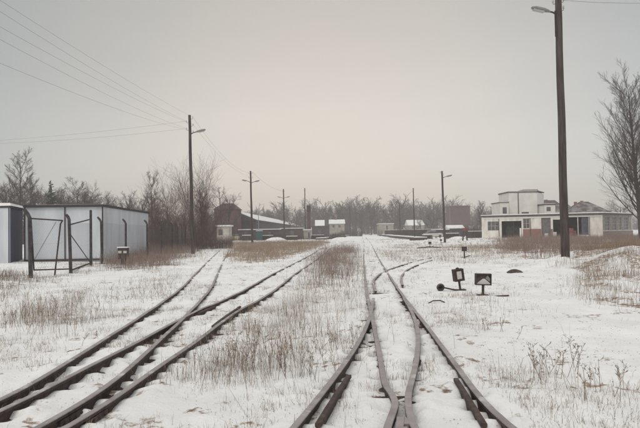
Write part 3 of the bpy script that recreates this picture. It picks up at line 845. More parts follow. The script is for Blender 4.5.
plant('tall', 0, 17, 92, 157, 'tallest bare tree at the far left above the corrugated container', wscale=1.0)
plant('round', 0, 3, 96, 176, 'dark broad bare tree at the left picture edge', wscale=1.1)
plant('conifer', 0, 51, 90, 180, 'dark narrow conifer rising behind the pale shed')
plant('round', 1, 68, 92, 181, 'broad rounded bare tree behind the pale shed roof, right of the conifer', wscale=1.25)
plant('tall', 1, 29, 100, 181, 'small bare tree just right of the tallest tree on the far left')
plant('round', 2, 40, 104, 189, 'low bare tree left of the conifer behind the pale shed')
plant('round', 3, 91, 98, 187, 'rounded bare tree behind the right end of the pale shed front')
plant('round', 0, 101, 105, 191, 'bare tree over the right corner of the pale shed')
plant('tall', 2, 113, 110, 199, 'small hazy bare tree above the receding shed side')
plant('tall', 0, 128, 112, 195, 'thin hazy bare tree left of the fence end')
plant('round', 1, 145, 96, 194, 'loose bare tree behind the far end of the pale shed')
plant('tall', 1, 152, 80, 176, 'slim bare tree left of the leftmost street lamp pole', wscale=.8)
for px_, Y_, ty_, k_, wh_ in ((58, 118, 186, 'round', 'between the conifer and the broad round tree'), (80, 112, 183, 'tall', 'just right of the broad round tree'), (46, 124, 190, 'round', 'low behind the conifer'), (12, 116, 184, 'round', 'low under the tallest left tree'),
                               (24, 122, 188, 'tall', 'low between the tallest left tree and the conifer'), (108, 120, 200, 'round', 'low over the far part of the shed side'), (121, 124, 198, 'round', 'low over the middle of the shed side'), (136, 118, 197, 'round', 'low over the far end of the shed side'), (160, 108, 200, 'round', 'behind the bushes left of the lamp pole'),
                               (63, 132, 188, 'round', 'second row behind the broad round tree'), (72, 140, 190, 'round', 'low and far behind the shed front, left part'), (86, 136, 189, 'round', 'low and far behind the shed front, right part'), (97, 130, 190, 'round', 'far behind the shed front corner'),
                               (35, 134, 189, 'round', 'far back between the tallest tree and the conifer'), (6, 130, 186, 'round', 'far back at the left edge'), (115, 138, 197, 'round', 'far back over the shed side'), (131, 136, 195, 'round', 'far back over the shed side, nearer the lamp pole'), (143, 134, 193, 'round', 'far back just beyond the shed end'), (170, 128, 196, 'round', 'far back behind the spiky bush')):
    plant(k_, int(px_) % 3, px_, Y_, ty_, 'hazy bare tree ' + wh_, 'bare trees behind the left shed', wscale=1.3)
plant('shrub', 0, 178, 60, 172, 'large spiky many-stemmed bush left behind the leftmost lamp pole', 'bare bushes round the lamp pole', wscale=.8)
plant('shrub', 1, 200, 62, 168, 'large many-stemmed reddish bush right behind the leftmost lamp pole', 'bare bushes round the lamp pole', wscale=.95)
plant('shrub', 2, 165, 66, 190, 'lower bush beyond the fence posts', 'bare bushes round the lamp pole', wscale=1.2)
plant('shrub', 0, 197, 53, 208, 'dense low bush at the foot of the leftmost lamp pole', 'bare bushes round the lamp pole', wscale=1.3)
plant('shrub', 1, 208, 70, 200, 'bush between the lamp pole and the brick house', 'bare bushes round the lamp pole', wscale=1.2)
plant('shrub', 2, 152, 70, 213, 'low bush among the concrete fence posts', 'bare bushes round the lamp pole', wscale=1.5)
plant('shrub', 0, 170, 72, 214, 'low tangled bush in front of the fence end', 'bare bushes round the lamp pole', wscale=1.5)
plant('shrub', 1, 202, 58, 222, 'low bush right of the pole by the siding', 'bare bushes round the lamp pole', wscale=1.6)
plant('round', 2, 222, 128, 184, 'bare tree rising over the brick house', wscale=.9)
plant('round', 3, 228, 120, 191, 'round bare tree right beside the brick house', wscale=.9)
plant('tall', 2, 207, 118, 186, 'bare tree left of the brick house')
# tree line along the horizon, near row: individual trees
row = [(240, 212), (249, 209), (258, 211), (266, 208), (273, 211), (281, 209), (290, 212), (297, 209), (315, 211), (322, 208), (330, 207), (337, 205), (344, 206), (353, 208), (361, 211), (371, 208), (378, 213), (387, 211), (394, 208), (403, 212), (409, 209)]
place = {240: 'right of the brick house', 249: 'left of the double lamp pole', 258: 'right of the double lamp pole', 266: 'above the warehouse roof near its high end', 273: 'above the middle of the warehouse roof', 281: 'left of the second double lamp pole', 290: 'right of the second double lamp pole', 297: 'above the low end of the warehouse roof', 315: 'right of the dark chimney stack', 322: 'above the little snowy gable', 330: 'left over the pale house', 337: 'over the middle of the pale house, tallest of its cluster', 344: 'over the right end of the pale house', 353: 'right of the thin far pole', 361: 'over the end of the tracks', 371: 'left of the cream goods shed', 378: 'over the left end of the cream goods shed', 387: 'over the middle of the cream goods shed', 394: 'over the right end of the cream goods shed', 403: 'between the short and the tall thin poles', 409: 'just left of the tall thin pole'}
for j, (px, ty) in enumerate(row):
    plant(('round', 'tall')[j % 3 == 2], j % 4 if j % 3 != 2 else j % 3, px, 232 + (j * 37) % 50, ty, 'hazy bare tree ' + place[px], 'bare trees of the horizon row', wscale=1.15)
plant('round', 1, 430, 185, 212, 'round bare tree left of the lamp pole near the brown tower', wscale=1.25)
plant('round', 3, 421, 190, 217, 'low round bare tree over the snowy roofed house', wscale=1.2)
plant('tall', 1, 483, 150, 203, 'thin bare tree left of the derelict building')
plant('round', 2, 477, 160, 217, 'dark low bare tree right of the brown tower', wscale=1.2)
plant('shrub', 2, 473, 150, 222, 'dark bush at the right foot of the brown tower', wscale=1.5)
plant('round', 0, 622, 130, 200, 'bare tree behind the right wing of the derelict building', wscale=1.2)
plant('shrub', 0, 380, 185, 228.5, 'small dark bush at the left corner of the cream goods shed', wscale=1.2)

# distant woods: one mass of twigs far off
def woods():
    protos = []
    for s in range(5):
        T = Tree(900 + s)
        cfg = [dict(tl=9, seg=4, wob=.05, up=.05, tip=.3, side=4, kids=10, **{'from': .15}, ang=42, len=.55, fall=.35, rr=.5, rmin=.05),
               dict(seg=3, wob=.12, up=.06, tip=.4, side=3, kids=11, **{'from': .1}, ang=42, len=.5, fall=.3, rr=.6, rmin=.05),
               dict(seg=1, wob=.1, up=.03, tip=.6, side=3, kids=0, **{'from': .2}, ang=40, len=.5, fall=.3, rr=.5, rmin=.045)]
        T.grow(Vector((0, 0, -.3)), Vector((0, 0, 1)), 8.5, .2, 0, cfg)
        v = np.array(T.trunk.v); f = np.array([q for q in T.trunk.f if len(q) == 4]); protos.append((v, f))
    V = []; Fs = []; n = 0
    r = np.random.default_rng(3)
    for j in range(620):
        Y = r.uniform(290, 410); X = r.uniform(-0.62, 0.62) * Y
        v, f = protos[r.integers(0, 5)]
        s = r.uniform(.85, 1.25) * (0.95 + 0.35 * math.sin(X * .021 + 1.0)) * 1.15; a = r.uniform(0, 6.28)
        c, si = math.cos(a), math.sin(a)
        vv = np.stack([(v[:, 0] * c - v[:, 1] * si) * s * 1.15 + X, (v[:, 0] * si + v[:, 1] * c) * s * 1.15 + Y, v[:, 2] * s], 1)
        V.append(vv); Fs.append(f + n); n += len(v)
    for j in range(420):                       # undergrowth at the foot of the wood
        Y = r.uniform(275, 400); X = r.uniform(-0.62, 0.62) * Y
        v, f = protos[r.integers(0, 5)]; s = r.uniform(.28, .5); a = r.uniform(0, 6.28); c, si = math.cos(a), math.sin(a)
        V.append(np.stack([(v[:, 0] * c - v[:, 1] * si) * s * 2.6 + X, (v[:, 0] * si + v[:, 1] * c) * s * 2.6 + Y, v[:, 2] * s - .9], 1)); Fs.append(f + n); n += len(v)
    V = np.concatenate(V); Fq = np.concatenate(Fs)
    me = bpy.data.meshes.new('distant_woods'); me.vertices.add(len(V)); me.vertices.foreach_set('co', V.ravel())
    me.loops.add(Fq.size); me.loops.foreach_set('vertex_index', Fq.ravel().astype(np.int32))
    me.polygons.add(len(Fq)); me.polygons.foreach_set('loop_start', (np.arange(len(Fq)) * 4).astype(np.int32)); me.polygons.foreach_set('loop_total', np.full(len(Fq), 4, np.int32))
    me.update(); me.materials.append(MTWIG)
    o = bpy.data.objects.new('distant_woods', me); COL.objects.link(o)
    tag(o, 'hazy grey purple belt of bare woods along the horizon', 'woods', None, 'stuff')
woods()

# ------------------------------------------------------------------ poles and lamps
def wood_pole(name, px, Y, top_py, label, r0, r1, lean=(0, 0), group=None, cat='pole', mat_=None):
    g = ground_at(px, Y); z = hz(g.x, g.y) if Y < 150 else 0
    h = at_depth(px, top_py, Y).z - z
    root = empty(name, (g.x, g.y, z), label, cat, group)
    n = 9
    pts = [(lean[0] * (t / n) * h + .012 * math.sin(t * 1.7), lean[1] * (t / n) * h, -.4 + (h + .4) * t / n) for t in range(n + 1)]
    rs = [r0 + (r1 - r0) * t / n for t in range(n + 1)]
    MB().tube(pts, rs, 12).build('post', mat_ or MWOODP, root, True)
    return root, h, Vector((lean[0] * h, lean[1] * h, h))
def lamp_arm(root, base, dirx, reach, rise, s=1.0):
    a = Vector(base); e2 = a + Vector((dirx * reach, 0, rise))
    MB().tube([a, a + Vector((dirx * reach * .5, 0, rise * .75)), e2], .028 * s, 6).build('lamp_arm', MDARK, root, True)
    mb = MB(); L = .62 * s
    d = Vector((dirx, 0, .24)).normalized(); u = Vector((-d.z * dirx, 0, abs(d.x))); sd_ = Vector((0, 1, 0))
    secs = [(0, .045, .04), (.12, .07, .06), (.35, .13, .085), (.8, .15, .08), (1.0, .09, .05), (1.05, .03, .02)]
    base_i = len(mb.v); n = 10
    for t, w_, h_ in secs:
        c = e2 + d * (L * t - .05)
        for k in range(n):
            an = 2 * PI * k / n
            yy = math.sin(an)
            mb.v.append(tuple(c + sd_ * math.cos(an) * w_ * s + u * (yy * h_ * s if yy > 0 else yy * h_ * s * .55)))
    for i in range(len(secs) - 1):
        for k in range(n):
            a1 = i * n + k; b1 = i * n + (k + 1) % n
            mb.f.append((a1, b1, b1 + n, a1 + n)); mb.m.append(0)
    mb.f.append(tuple(range(n))); mb.m.append(0); mb.f.append(tuple((len(secs) - 1) * n + k for k in reversed(range(n)))); mb.m.append(0)
    lh = mb.build('lamp_head', MLAMP, root, True)
    c = e2 + d * L * .56 - u * .052 * s
    lb = MB(); lb.obox(c, d * L * .30, sd_ * .085 * s, u * .022 * s)
    lb.build('lens', MGLASS, lh, False, .01)
def insulators(root, zs, xoff=.2, lean=0.0, r=.14):
    mb = MB(); br = MB()
    for z, sx in zs:
        x0 = lean * z
        br.tube([(x0, 0, z - .05), (x0 + sx * xoff, 0, z - .03), (x0 + sx * xoff, 0, z + .05)], .012, 5)
        br.tube([(x0 + sx * xoff, 0, z + .05), (x0 + sx * xoff, 0, z + .07)], .012, 5)
        mb2 = MB().lathe([(.02, .0), (.045, .01), (.04, .05), (.028, .06), (.035, .08), (.025, .12), (.01, .13)], 8, (x0 + sx * xoff, 0, z + .04))
        mb2.build('insulator', MWHITEP, root, True)
    br.build('bracket', MDARK, root)

# tall pole on the right, cut off by the top of the picture
rp, rh, rt = wood_pole('street_lamp_pole', 565.5, 26, -12, 'tall dark wooden lamp pole on the right bank, lamp at the very top', .185, .135, (-.0008, 0), cat='lamp pole')
lz = at_depth(558, 13, 26).z - rp.location.z
lamp_arm(rp, (-.0008 * lz - .1, 0, lz - .05), -1, .30, .12, 1.25)
insulators(rp, [(lz + .42, -1), (lz + .50, 1), (lz + .15, 1)], .22, -.0008)
MB().obox((-.0008 * (lz - .5) - .15, 0, lz - .45), (.012, 0, 0), (0, .03, 0), (0, 0, .55)).build('cable_conduit', MDARK, rp)
bnd = MB()
for z in (lz - .9, 2.6, lz + .02): bnd.lathe([(.175 - z * .004, z - .02), (.175 - z * .004, z + .02)], 12, (-.0008 * z, 0, 0))
bnd.build('iron_band', MDARK, rp)

p1, h1, t1 = wood_pole('street_lamp_pole', 193, 46, 115, 'wooden lamp pole among bare bushes on the left with one lamp to the right', .15, .10, (-.0155, 0), cat='lamp pole')
lz = at_depth(190, 134, 46).z - p1.location.z
lamp_arm(p1, (-.0155 * lz + .08, 0, lz), 1, .38, .14, 1.2)
insulators(p1, [(h1 - .25, 1), (h1 - .55, -1), (h1 - .80, 1), (h1 - 1.1, -1), (h1 - 1.3, 1)], .24, -.0155)

p2, h2, t2 = wood_pole('street_lamp_pole', 252.3, 84, 171, 'wooden pole with two lamps rising right behind the brown grass field', .16, .11, (-.012, 0), group=None, cat='lamp pole')
lz = at_depth(251, 182.5, 84).z
lamp_arm(p2, (-.012 * lz - .08, 0, lz), -1, .42, .18, 1.2); lamp_arm(p2, (-.012 * lz + .08, 0, lz - .12), 1, .42, .18, 1.2)
insulators(p2, [(h2 - .3, 1), (h2 - .3, -1), (h2 - .9, 1), (h2 - .9, -1)], .28, -.012)
p3, h3, t3 = wood_pole('street_lamp_pole', 284.6, 118, 189, 'farther wooden pole with two lamps in front of the warehouse', .15, .11, (-.01, 0), cat='lamp pole')
lz = at_depth(284, 198.5, 118).z
lamp_arm(p3, (-.01 * lz - .08, 0, lz), -1, .42, .18, 1.2); lamp_arm(p3, (-.01 * lz + .08, 0, lz), 1, .42, .18, 1.2)
insulators(p3, [(h3 - .4, 1), (h3 - .4, -1)], .28, -.01)
p4, h4, t4 = wood_pole('utility_pole', 305.5, 132, 188, 'thin plain pole left of the dark chimney stack', .13, .09, (0, 0))
insulators(p4, [(h4 - .4, 1), (h4 - .4, -1)], .25)
p5, h5, t5 = wood_pole('utility_pole', 400.5, 165, 202, 'short dark tipped pole over the row of wagons', .19, .12, (-.02, 0))
insulators(p5, [(h5 - .4, 1), (h5 - .8, -1)], .25, -.02)
p6, h6, t6 = wood_pole('utility_pole', 414.8, 106, 188, 'tall thin pole at the near end of the low platform', .12, .08, (-.012, 0))
insulators(p6, [(h6 - .3, 1), (h6 - .6, -1)], .22, -.012)
p7, h7, t7 = wood_pole('street_lamp_pole', 445, 79, 171, 'wooden lamp pole left of the brown tower with one lamp to the right', .15, .11, (-.022, 0), cat='lamp pole')
lz = at_depth(443, 178, 79).z - p7.location.z
lamp_arm(p7, (-.022 * lz + .08, 0, lz), 1, .42, .16, 1.3)
insulators(p7, [(h7 - .2, -1), (h7 - .5, 1)], .22, -.022)
p8, h8, t8 = wood_pole('street_lamp_pole', 350.3, 185, 205, 'faint far lamp pole right of the pale house', .12, .09, (0, 0), cat='lamp pole')
lamp_arm(p8, (-.05, 0, h8 - .3), -1, .4, .1, 1.1); lamp_arm(p8, (.05, 0, h8 - .3), 1, .4, .1, 1.1)
p9, h9, t9 = wood_pole('utility_pole', 258.8, 122, 209, 'slim pale pole just right of the nearer double lamp pole', .07, .06, (0, 0), mat_=MLAMP)
insulators(p9, [(h9 - .3, 1)], .2)

def wire(a, b, sag, label, r=.007):
    a = Vector(a); b = Vector(b); n = 16; pts = []
    for i in range(n + 1):
        t = i / n; p = a.lerp(b, t); p.z -= sag * 4 * t * (1 - t); pts.append(p)
    o = MB().tube(pts, r, 5).build('overhead_wire', MWIRE)
    tag(o, label, 'wire', 'overhead wires')
P1 = p1.location
def p1pt(dz, sx): return P1 + Vector((-.0155 * (h1 + dz) + sx * .24, 0, h1 + dz + .1))
lab = ['topmost', 'second', 'third', 'fourth', 'lowest']
for k, (dz, sx, yy) in enumerate(((-.25, 1, -108), (-.55, -1, -97), (-.80, 1, -72), (-1.1, -1, -58), (-1.3, 1, -18))):
    e2 = at_depth(-150, yy, 12); s = p1pt(dz, sx)
    far = e2 + (e2 - s) * 0.25
    wire(s, far, .32 + .05 * k, lab[k] + ' overhead wire rising from the left lamp pole to the upper left picture corner', .0034)
for k, (dz, sx, yy) in enumerate(((-.55, -1, 146), (-1.1, -1, 143))):
    wire(p1pt(dz, sx), at_depth(-150, yy, 56), .45 + .12 * k, ('upper', 'lower')[k] + ' of the two nearly level wires running left from the left lamp pole', .005)
def ppt(root, h, dz, sx, lean): return root.location + Vector((lean * (h + dz) + sx, 0, h + dz + .1))
wire(p1pt(-.25, 1), ppt(p2, h2, -.3, -.28, -.012), .9, 'upper wire from the left lamp pole down to the double lamp pole', .005)
wire(p1pt(-.8, 1), ppt(p2, h2, -.9, .28, -.012), .9, 'lower wire from the left lamp pole down to the double lamp pole', .005)
wire(ppt(p2, h2, -.3, .28, -.012), ppt(p3, h3, -.4, -.28, -.01), .5, 'wire between the two double lamp poles', .010)
wire(ppt(rp, rh, -.30, -.2, -.0008) + Vector((0, 0, 0)), at_depth(330, -22, 24), .15, 'wire leaving the top of the tall right pole towards the left', .007)
wire(rp.location + Vector((-.0008 * 9 + .2, 0, at_depth(560, 5, 26).z)), at_depth(760, -8, 30), .3, 'wire leaving the top of the tall right pole towards the right', .006)

# ------------------------------------------------------------------ switch lanterns and levers
def switch_lantern(px, py, label, rz, tilt, lever_dir, face, hs=1.0, weight=True):
    g = on_plane(px, py, 0.0); z = hz(g.x, g.y); 
    root = empty('switch_lantern', (g.x, g.y, z), label, 'switch lantern', 'switch lanterns beside the tracks', rz)
    root.rotation_euler = (tilt[0], tilt[1], rz)
    MB().lathe([(.055, -.1), (.055, .05), (.035, .07), (.035, .28), (.045, .29), (.045, .32)], 10).build('stem', MDARK, root, True)
    base = MB(); base.box(-.15, .15, -.10, .10, -.06, .045); base.build('base_casting', MDARK, root, False, .01)
    b = MB(); w_, h_ = .155, .15; zc = .48
    if face == 'square':
        w_, h_, zc = .135, .165, .49
        b.box(-w_, w_, -.09, .09, zc - h_, zc + h_)
        fr = MB()
        for s in (-1, 1):
            fr.box(-w_ - .012, w_ + .012, -.115, .115, zc + s * h_ - .014, zc + s * h_ + .014)
            fr.box(s * w_ - .02 * (s > 0) - .012 * (s < 0), s * w_ + .012 * (s > 0) + .02 * (s < 0), -.112, .112, zc - h_ + .015, zc + h_ - .015)
        hb = b.build('housing', MDARK, root, False, .008); fr.build('frame', MDARK, root)
        MB().box(-.070, .072, -.104, -.091, zc - .115, zc + .115).build('signal_pane', MWHITEP, root)
        MB().lathe([(.05, zc + h_ + .01), (.05, zc + h_ + .045), (.02, zc + h_ + .06)], 10).build('vent_cap', MDARK, root, True)
    else:
        w_, h_, zc = .20, .145, .46
        b.box(-w_, w_, -.05, .10, zc - h_, zc + h_)
        hb = b.build('housing', MDARK, root, False, .008)
        fr = MB()
        for s in (-1, 1):
            fr.box(-w_ - .012, w_ + .012, -.10, .11, zc + s * h_ - .012, zc + s * h_ + .012)
            fr.box(s * w_ - .012, s * w_ + .012, -.098, .108, zc - h_ + .013, zc + h_ - .013)
        fr.build('frame', MDARK, root)
        # white arrow shaped pane: lower triangle plus bird-like upper shape
        y0 = -.062
        a = MB()
        pts = [(-.180, zc - .128), (.180, zc - .128), (.175, zc - .10), (.03, zc + .02), (-.02, zc + .02), (-.175, zc - .10)]
        n = len(pts)
        vs = [(x_, y0, z_) for x_, z_ in pts] + [(x_, -.0505, z_) for x_, z_ in pts]
        fs = [tuple(range(n))] + [(i, (i + 1) % n, (i + 1) % n + n, i + n) for i in range(n)]
        a.add(vs, fs); a.build('signal_pane', MWHITEP, root)
        a = MB(); pts = [(.05, zc + .03), (.17, zc - .06), (.175, zc + .02), (.11, zc + .115)]; n = 4
        vs = [(x_, y0, z_) for x_, z_ in pts] + [(x_, -.0505, z_) for x_, z_ in pts]
        a.add(vs, [tuple(range(n))] + [(i, (i + 1) % n, (i + 1) % n + n, i + n) for i in range(n)]); a.build('signal_pane', MLAMP, root)
    lv = Vector(lever_dir)
    if weight:
        pts = [(0, -.06, .03), lv * .35 + Vector((0, -.06, .05)), lv * .75 + Vector((0, -.06, .10)), lv + Vector((0, -.06, .13))]
        MB().tube(pts, [.028, .024, .022, .022], 7).build('lever', MDARK, root, True)
        wt = MB(); c = lv + Vector((-.05, -.06, .14))
        prof = [(-.05, .085), (-.04, .105), (-.015, .115), (.015, .115), (.04, .105), (.05, .085)]
        ring = []
        n = 16
        for yy, r_ in prof:
            for k in range(n):
                an = 2 * PI * k / n; ring.append((c.x + r_ * 1.05 * math.cos(an), c.y + yy, c.z + r_ * math.sin(an)))
        fs = [(i * n + k, i * n + (k + 1) % n, (i + 1) * n + (k + 1) % n, (i + 1) * n + k) for i in range(5) for k in range(n)]
        fs += [tuple(range(n)), tuple(reversed(range(5 * n, 6 * n)))]
        wt.add(ring, fs); wt.build('counterweight', mat('weight_paint', (.07, .055, .05), (.15, .13, .12), 6, .8), root, True)
    else:
        MB().tube([(0, -.06, .0), lv * .4 + Vector((0, -.06, .0)), lv + Vector((0, -.06, .02))], .020, 6).build('lever', MRUST, root, True)
    root.scale = (hs, hs, hs)
    return root
switch_lantern(460.5, 291.5, 'tilted switch lantern with square white pane and a round weight on its lever', .12, (.02, -.13), (-.56, 0, .08), 'square', .84)
switch_lantern(483, 296.5, 'wide switch lantern with arrow shaped white pane and a bar lying to the right', -.05, (0, .03), (.68, -.05, .02), 'arrow', .84, False)
def small_lever(px, py, h, label):
    g = on_plane(px, py, 0); z = hz(g.x, g.y)
    root = empty('switch_lever', (g.x, g.y, z), label, 'switch lever')
    MB().tube([(0, 0, -.1), (0, 0, h * .62)], [.035, .03], 8).build('stem', MDARK, root)
    MB().box(-.12, .12, -.07, .07, h * .62, h).build('lantern_box', MDARK, root, False, .008)
    MB().box(-.06, .06, -.078, -.0705, h * .68, h * .92).build('signal_pane', MRUST, root)
    MB().tube([(0, -.05, .08), (.3, -.05, .16)], .022, 6).build('lever', MDARK, root)
    return root
small_lever(464.5, 260, .62, 'small dark switch lever in the snow above the two big lanterns')
small_lever(430, 248.5, .55, 'small dark switch lever beside the track left of the lamp pole')
sl = small_lever(441, 244, .5, 'tiny dark switch lever just in front of the lamp pole by the wagons')
g = on_plane(417, 249.5, 0); o = MB().tube([(0, 0, .1), (1.0, .1, .2), (2.0, .2, .12)], .05, 6).build('fallen_beam', MSLEEP); o.location = g; tag(o, 'dark beam lying beside the track before the near end of the low platform', 'beam')
o = MB().tube([on_plane(428, 303.5, .03), on_plane(433, 300.8, .07), on_plane(440, 300.5, .07), on_plane(445, 302.5, .03)], .013, 6).build('bent_rod', MRUST); tag(o, 'thin bent rusty rod on the snow left of the switch lanterns', 'rod')
# dark lump in the snow
g = on_plane(514.5, 272.5, 0); z = hz(g.x, g.y)
mb = MB(); n = 14
prof = [(1, 0), (.92, .35), (.7, .7), (.35, .95), (.02, 1)]
for r_, zz in prof:
    for k in range(n):
        a = 2 * PI * k / n; j = 1 + .18 * math.sin(k * 2.3 + zz * 4)
        mb.v.append((.30 * r_ * j * math.cos(a), .2 * r_ * j * math.sin(a), -.03 + .15 * zz * (1 + .15 * math.sin(k))))
for i in range(4):
    for k in range(n):
        a = i * n + k; b = i * n + (k + 1) % n; mb.f.append((a, b, b + n, a + n)); mb.m.append(0)
o = mb.build('stone', MSLEEP, None, True); o.location = (g.x, g.y, z); tag(o, 'dark bare stone lying on the snow near the tall right pole', 'stone')
# lantern box by the fence (dark box with a white band)
g = on_plane(123.5, 266, 0)
root = empty('signal_box', (g.x, g.y, hz(g.x, g.y)), 'small dark box with a white band on a short stem before the pale shed', 'signal box')
MB().box(-.10, .10, -.08, .08, -.1, .30).build('stem', MDARK, root)
MB().box(-.24, .24, -.16, .16, .30, .86).build('housing', MDARK, root, False, .015)
MB().box(-.215, -.04, -.176, -.1605, .60, .72).build('signal_pane', MWHITEP, root)
MB().box(.05, .215, -.176, -.1605, .60, .72).build('signal_pane', MWHITEP, root)
MB().box(-.27, .27, -.19, .19, .865, .92).build('lid', MSNOW, root)

# ------------------------------------------------------------------ concrete post fence with wire mesh, gate
def fpost(px, Y, top_py, lean=0.0, bend=(-.18, .26), r=.065, label=None):
    g = ground_at(px, Y); z = hz(g.x, g.y)
    h = at_depth(px, top_py, Y).z - z
    bx, bz = bend
    mb = MB(); a = Vector((0, 0, -.3)); b = Vector((lean * h, 0, h - bz)); c = b + Vector((bx, 0, bz))
    mb.tube([a, b, b.lerp(c, .35) + Vector((0, 0, .03)), c], [r * 1.1, r, r * .95, r * .8], 4)
    return mb, Vector((g.x, g.y, z)), h
def mesh_panel(p, q, h, step=.11, r=.0014):
    mb = MB(); d = q - p; L = d.length; d.normalize(); n = int((L + h) / step)
    for i in range(n):
        s = i * step - h
        for sg in (1, -1):
            u0, z0, u1, z1 = s, 0, s + h, h
            if u0 < 0: z0 = -u0; u0 = 0
            if u1 > L: z1 = h - (u1 - L); u1 = L
            if z1 <= z0: continue
            if sg < 0: z0, z1 = h - z0, h - z1
            mb.tube([p + d * u0 + Vector((0, 0, z0)), p + d * u1 + Vector((0, 0, z1))], r, 3, caps=False)
    for z in (.05, h * .5, h):
        mb.tube([p + Vector((0, 0, z)), q + Vector((0, 0, z))], r * 1.3, 3, caps=False)
    return mb
frt = empty('wire_mesh_fence', (0, 0, 0), 'wire mesh fence on dark bent topped concrete posts running past the pale shed', 'fence')
posts = [(102, 32.2, 217), (125.8, 35.8, 219), (147.5, 39.4, 220), (161.5, 44.5, 221.8), (172, 50.5, 222.5), (178, 54.5, 223.4), (182, 57.7, 223.6), (185.5, 61, 224.4)]
prev = None
for px, Y, ty in posts:
    mb, loc, h = fpost(px, Y, ty, random.uniform(-.02, .02))
    o = mb.build('post', MCONC, frt); o.location = loc
    if prev is not None: mesh_panel(prev, loc, h - .35).build('wire_mesh', MWIRE, frt)
    prev = loc
f2 = empty('wire_mesh_fence', (0, 0, 0), 'short front stretch of wire mesh fence between two big dark posts before the shed', 'fence')
mb, l70, h70 = fpost(71, 26.2, 214.5, -.03, (-.12, .2), .075); o = mb.build('post', MCONC, f2); o.location = l70
mb, l90, h90 = fpost(91, 31, 210, 0, (0, .05), .07); o = mb.build('post', MCONC, f2); o.location = l90
mesh_panel(l70, l90, 2.1, .13).build('wire_mesh', MWIRE, f2)
MB().bar(l70 + Vector((0, 0, 2.05)), l90 + Vector((0, 0, 2.3)), .05).bar(l70 + Vector((0, 0, 1.6)), l90 + Vector((0, 0, .1)), .03).bar(l70 + Vector((0, 0, .12)), l90 + Vector((0, 0, .12)), .06).build('rail', MDARK, f2)
l102 = posts[0]
mb, l28, h28 = fpost(31, 22.8, 209, -.02, (-.20, .32), .085)
o = mb.build('gate_post', MCONC); o.location = l28; tag(o, 'thick dark gate post with bent top nearest the left edge', 'post')
gt = empty('metal_gate', (0, 0, 0), 'sagging wire mesh gate with leaning tube frame left of the big dark post', 'gate')
def wp(px, py, Y): return at_depth(px, py, Y)
A, B = wp(31, 218.5, 22.9), wp(62.5, 220.5, 25.4); Cc, Dd = wp(54.5, 277, 25.0), wp(34, 270, 22.9)
E_, G_ = wp(59, 240, 25.3), wp(69, 269, 26.0)
fr = MB(); fr.tube([A, B], .028, 6); fr.tube([Dd, A], .028, 6); fr.tube([Dd, G_], .028, 6); fr.build('frame', MDARK, gt)
MB().tube([B, wp(60.5, 224, 25.3), Cc], .034, 6).build('leaning_stile', MDARK, gt)
MB().tube([wp(56, 222, 25), wp(33, 262, 22.9)], .009, 5).build('brace', MDARK, gt)
pm = mesh_panel(Vector((A.x, A.y, Dd.z)), Vector((B.x, B.y, Dd.z)), A.z - Dd.z, .14); pm.build('wire_mesh', MWIRE, gt)

# ------------------------------------------------------------------ left shed and container
MSHED = corrugated('shed_panel', (0.60, 0.62, 0.66), .9, .15)
MSHED2 = corrugated('shed_side_panel', (0.60, 0.62, 0.66), .9, .2)
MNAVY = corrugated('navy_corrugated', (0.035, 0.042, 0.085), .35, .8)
def qwall(p, q, z0, z1, th=.06):
    """thin upright wall from p to q, thickness going away to the left of travel"""
    mb = MB(); d = (q - p).normalized(); n = Vector((-d.y, d.x, 0))
    c = (p + q) / 2 + n * th / 2; c.z = (z0 + z1) / 2
    mb.obox(c, d * (q - p).length / 2, n * th / 2, Vector((0, 0, (z1 - z0) / 2)))
    return mb
sh = empty('storage_shed', (0, 0, 0), 'pale blue grey flat roofed metal shed behind the gate, side receding to the right', 'shed')
a = ground_at(25, 37.5); b = ground_at(103, 38.0); c_ = ground_at(148.5, 51.5); d_ = a + (c_ - b)
ztop = at_depth(103, 206.5, 38.0).z
qwall(a, b, -.2, ztop).build('front_wall', MSHED, sh)
qwall(b, c_, -.2, ztop).build('side_wall', MSHED2, sh)
qwall(c_, d_, -.2, ztop).build('back_wall', MSHED2, sh)
qwall(d_, a, -.2, ztop).build('left_wall', MSHED2, sh)
rf = MB(); n_ = Vector((0, 0, 1))
off = lambda p, k: p + ((p - (a + c_) / 2).normalized()) * k
rf.add([off(p, .18) + Vector((0, 0, ztop - .02)) for p in (a, b, c_, d_)] + [off(p, .18) + Vector((0, 0, ztop + .13)) for p in (a, b, c_, d_)], [(0, 3, 2, 1), (4, 5, 6, 7), (0, 1, 5, 4), (1, 2, 6, 5), (2, 3, 7, 6), (3, 0, 4, 7)])
rf.build('roof', mat('roof_edge', (.05, .042, .045), None), sh)
sn = MB(); sn.add([off(p, -.9) + Vector((0, 0, ztop + .131)) for p in (a, b, c_, d_)] + [off(p, -1.0) + Vector((0, 0, ztop + .19)) for p in (a, b, c_, d_)], [(0, 3, 2, 1), (4, 5, 6, 7), (0, 1, 5, 4), (1, 2, 6, 5), (2, 3, 7, 6), (3, 0, 4, 7)])
sn.build('roof_snow', MSNOW, sh)
m_ = a.lerp(b, (65 - 25) / 78.); fn = Vector((b - a)).normalized(); out_ = Vector((fn.y, -fn.x, 0))
MB().tube([m_ + out_ * .06 + Vector((0, 0, -.1)), m_ + out_ * .06 + Vector((0, 0, ztop))], .035, 8).build('downpipe', MDARK, sh)
for k in (a, b):
    MB().tube([k + out_ * .05 + Vector((0, 0, -.1)), k + out_ * .05 + Vector((0, 0, ztop - .02))], .045, 6).build('corner_trim', MDARK, sh)
ks = MB().bar(a + out_ * .05 + Vector((0, 0, .10)), b + out_ * .05 + Vector((0, 0, .10)), .06, .12); ks.build('sill', MDARK, sh)

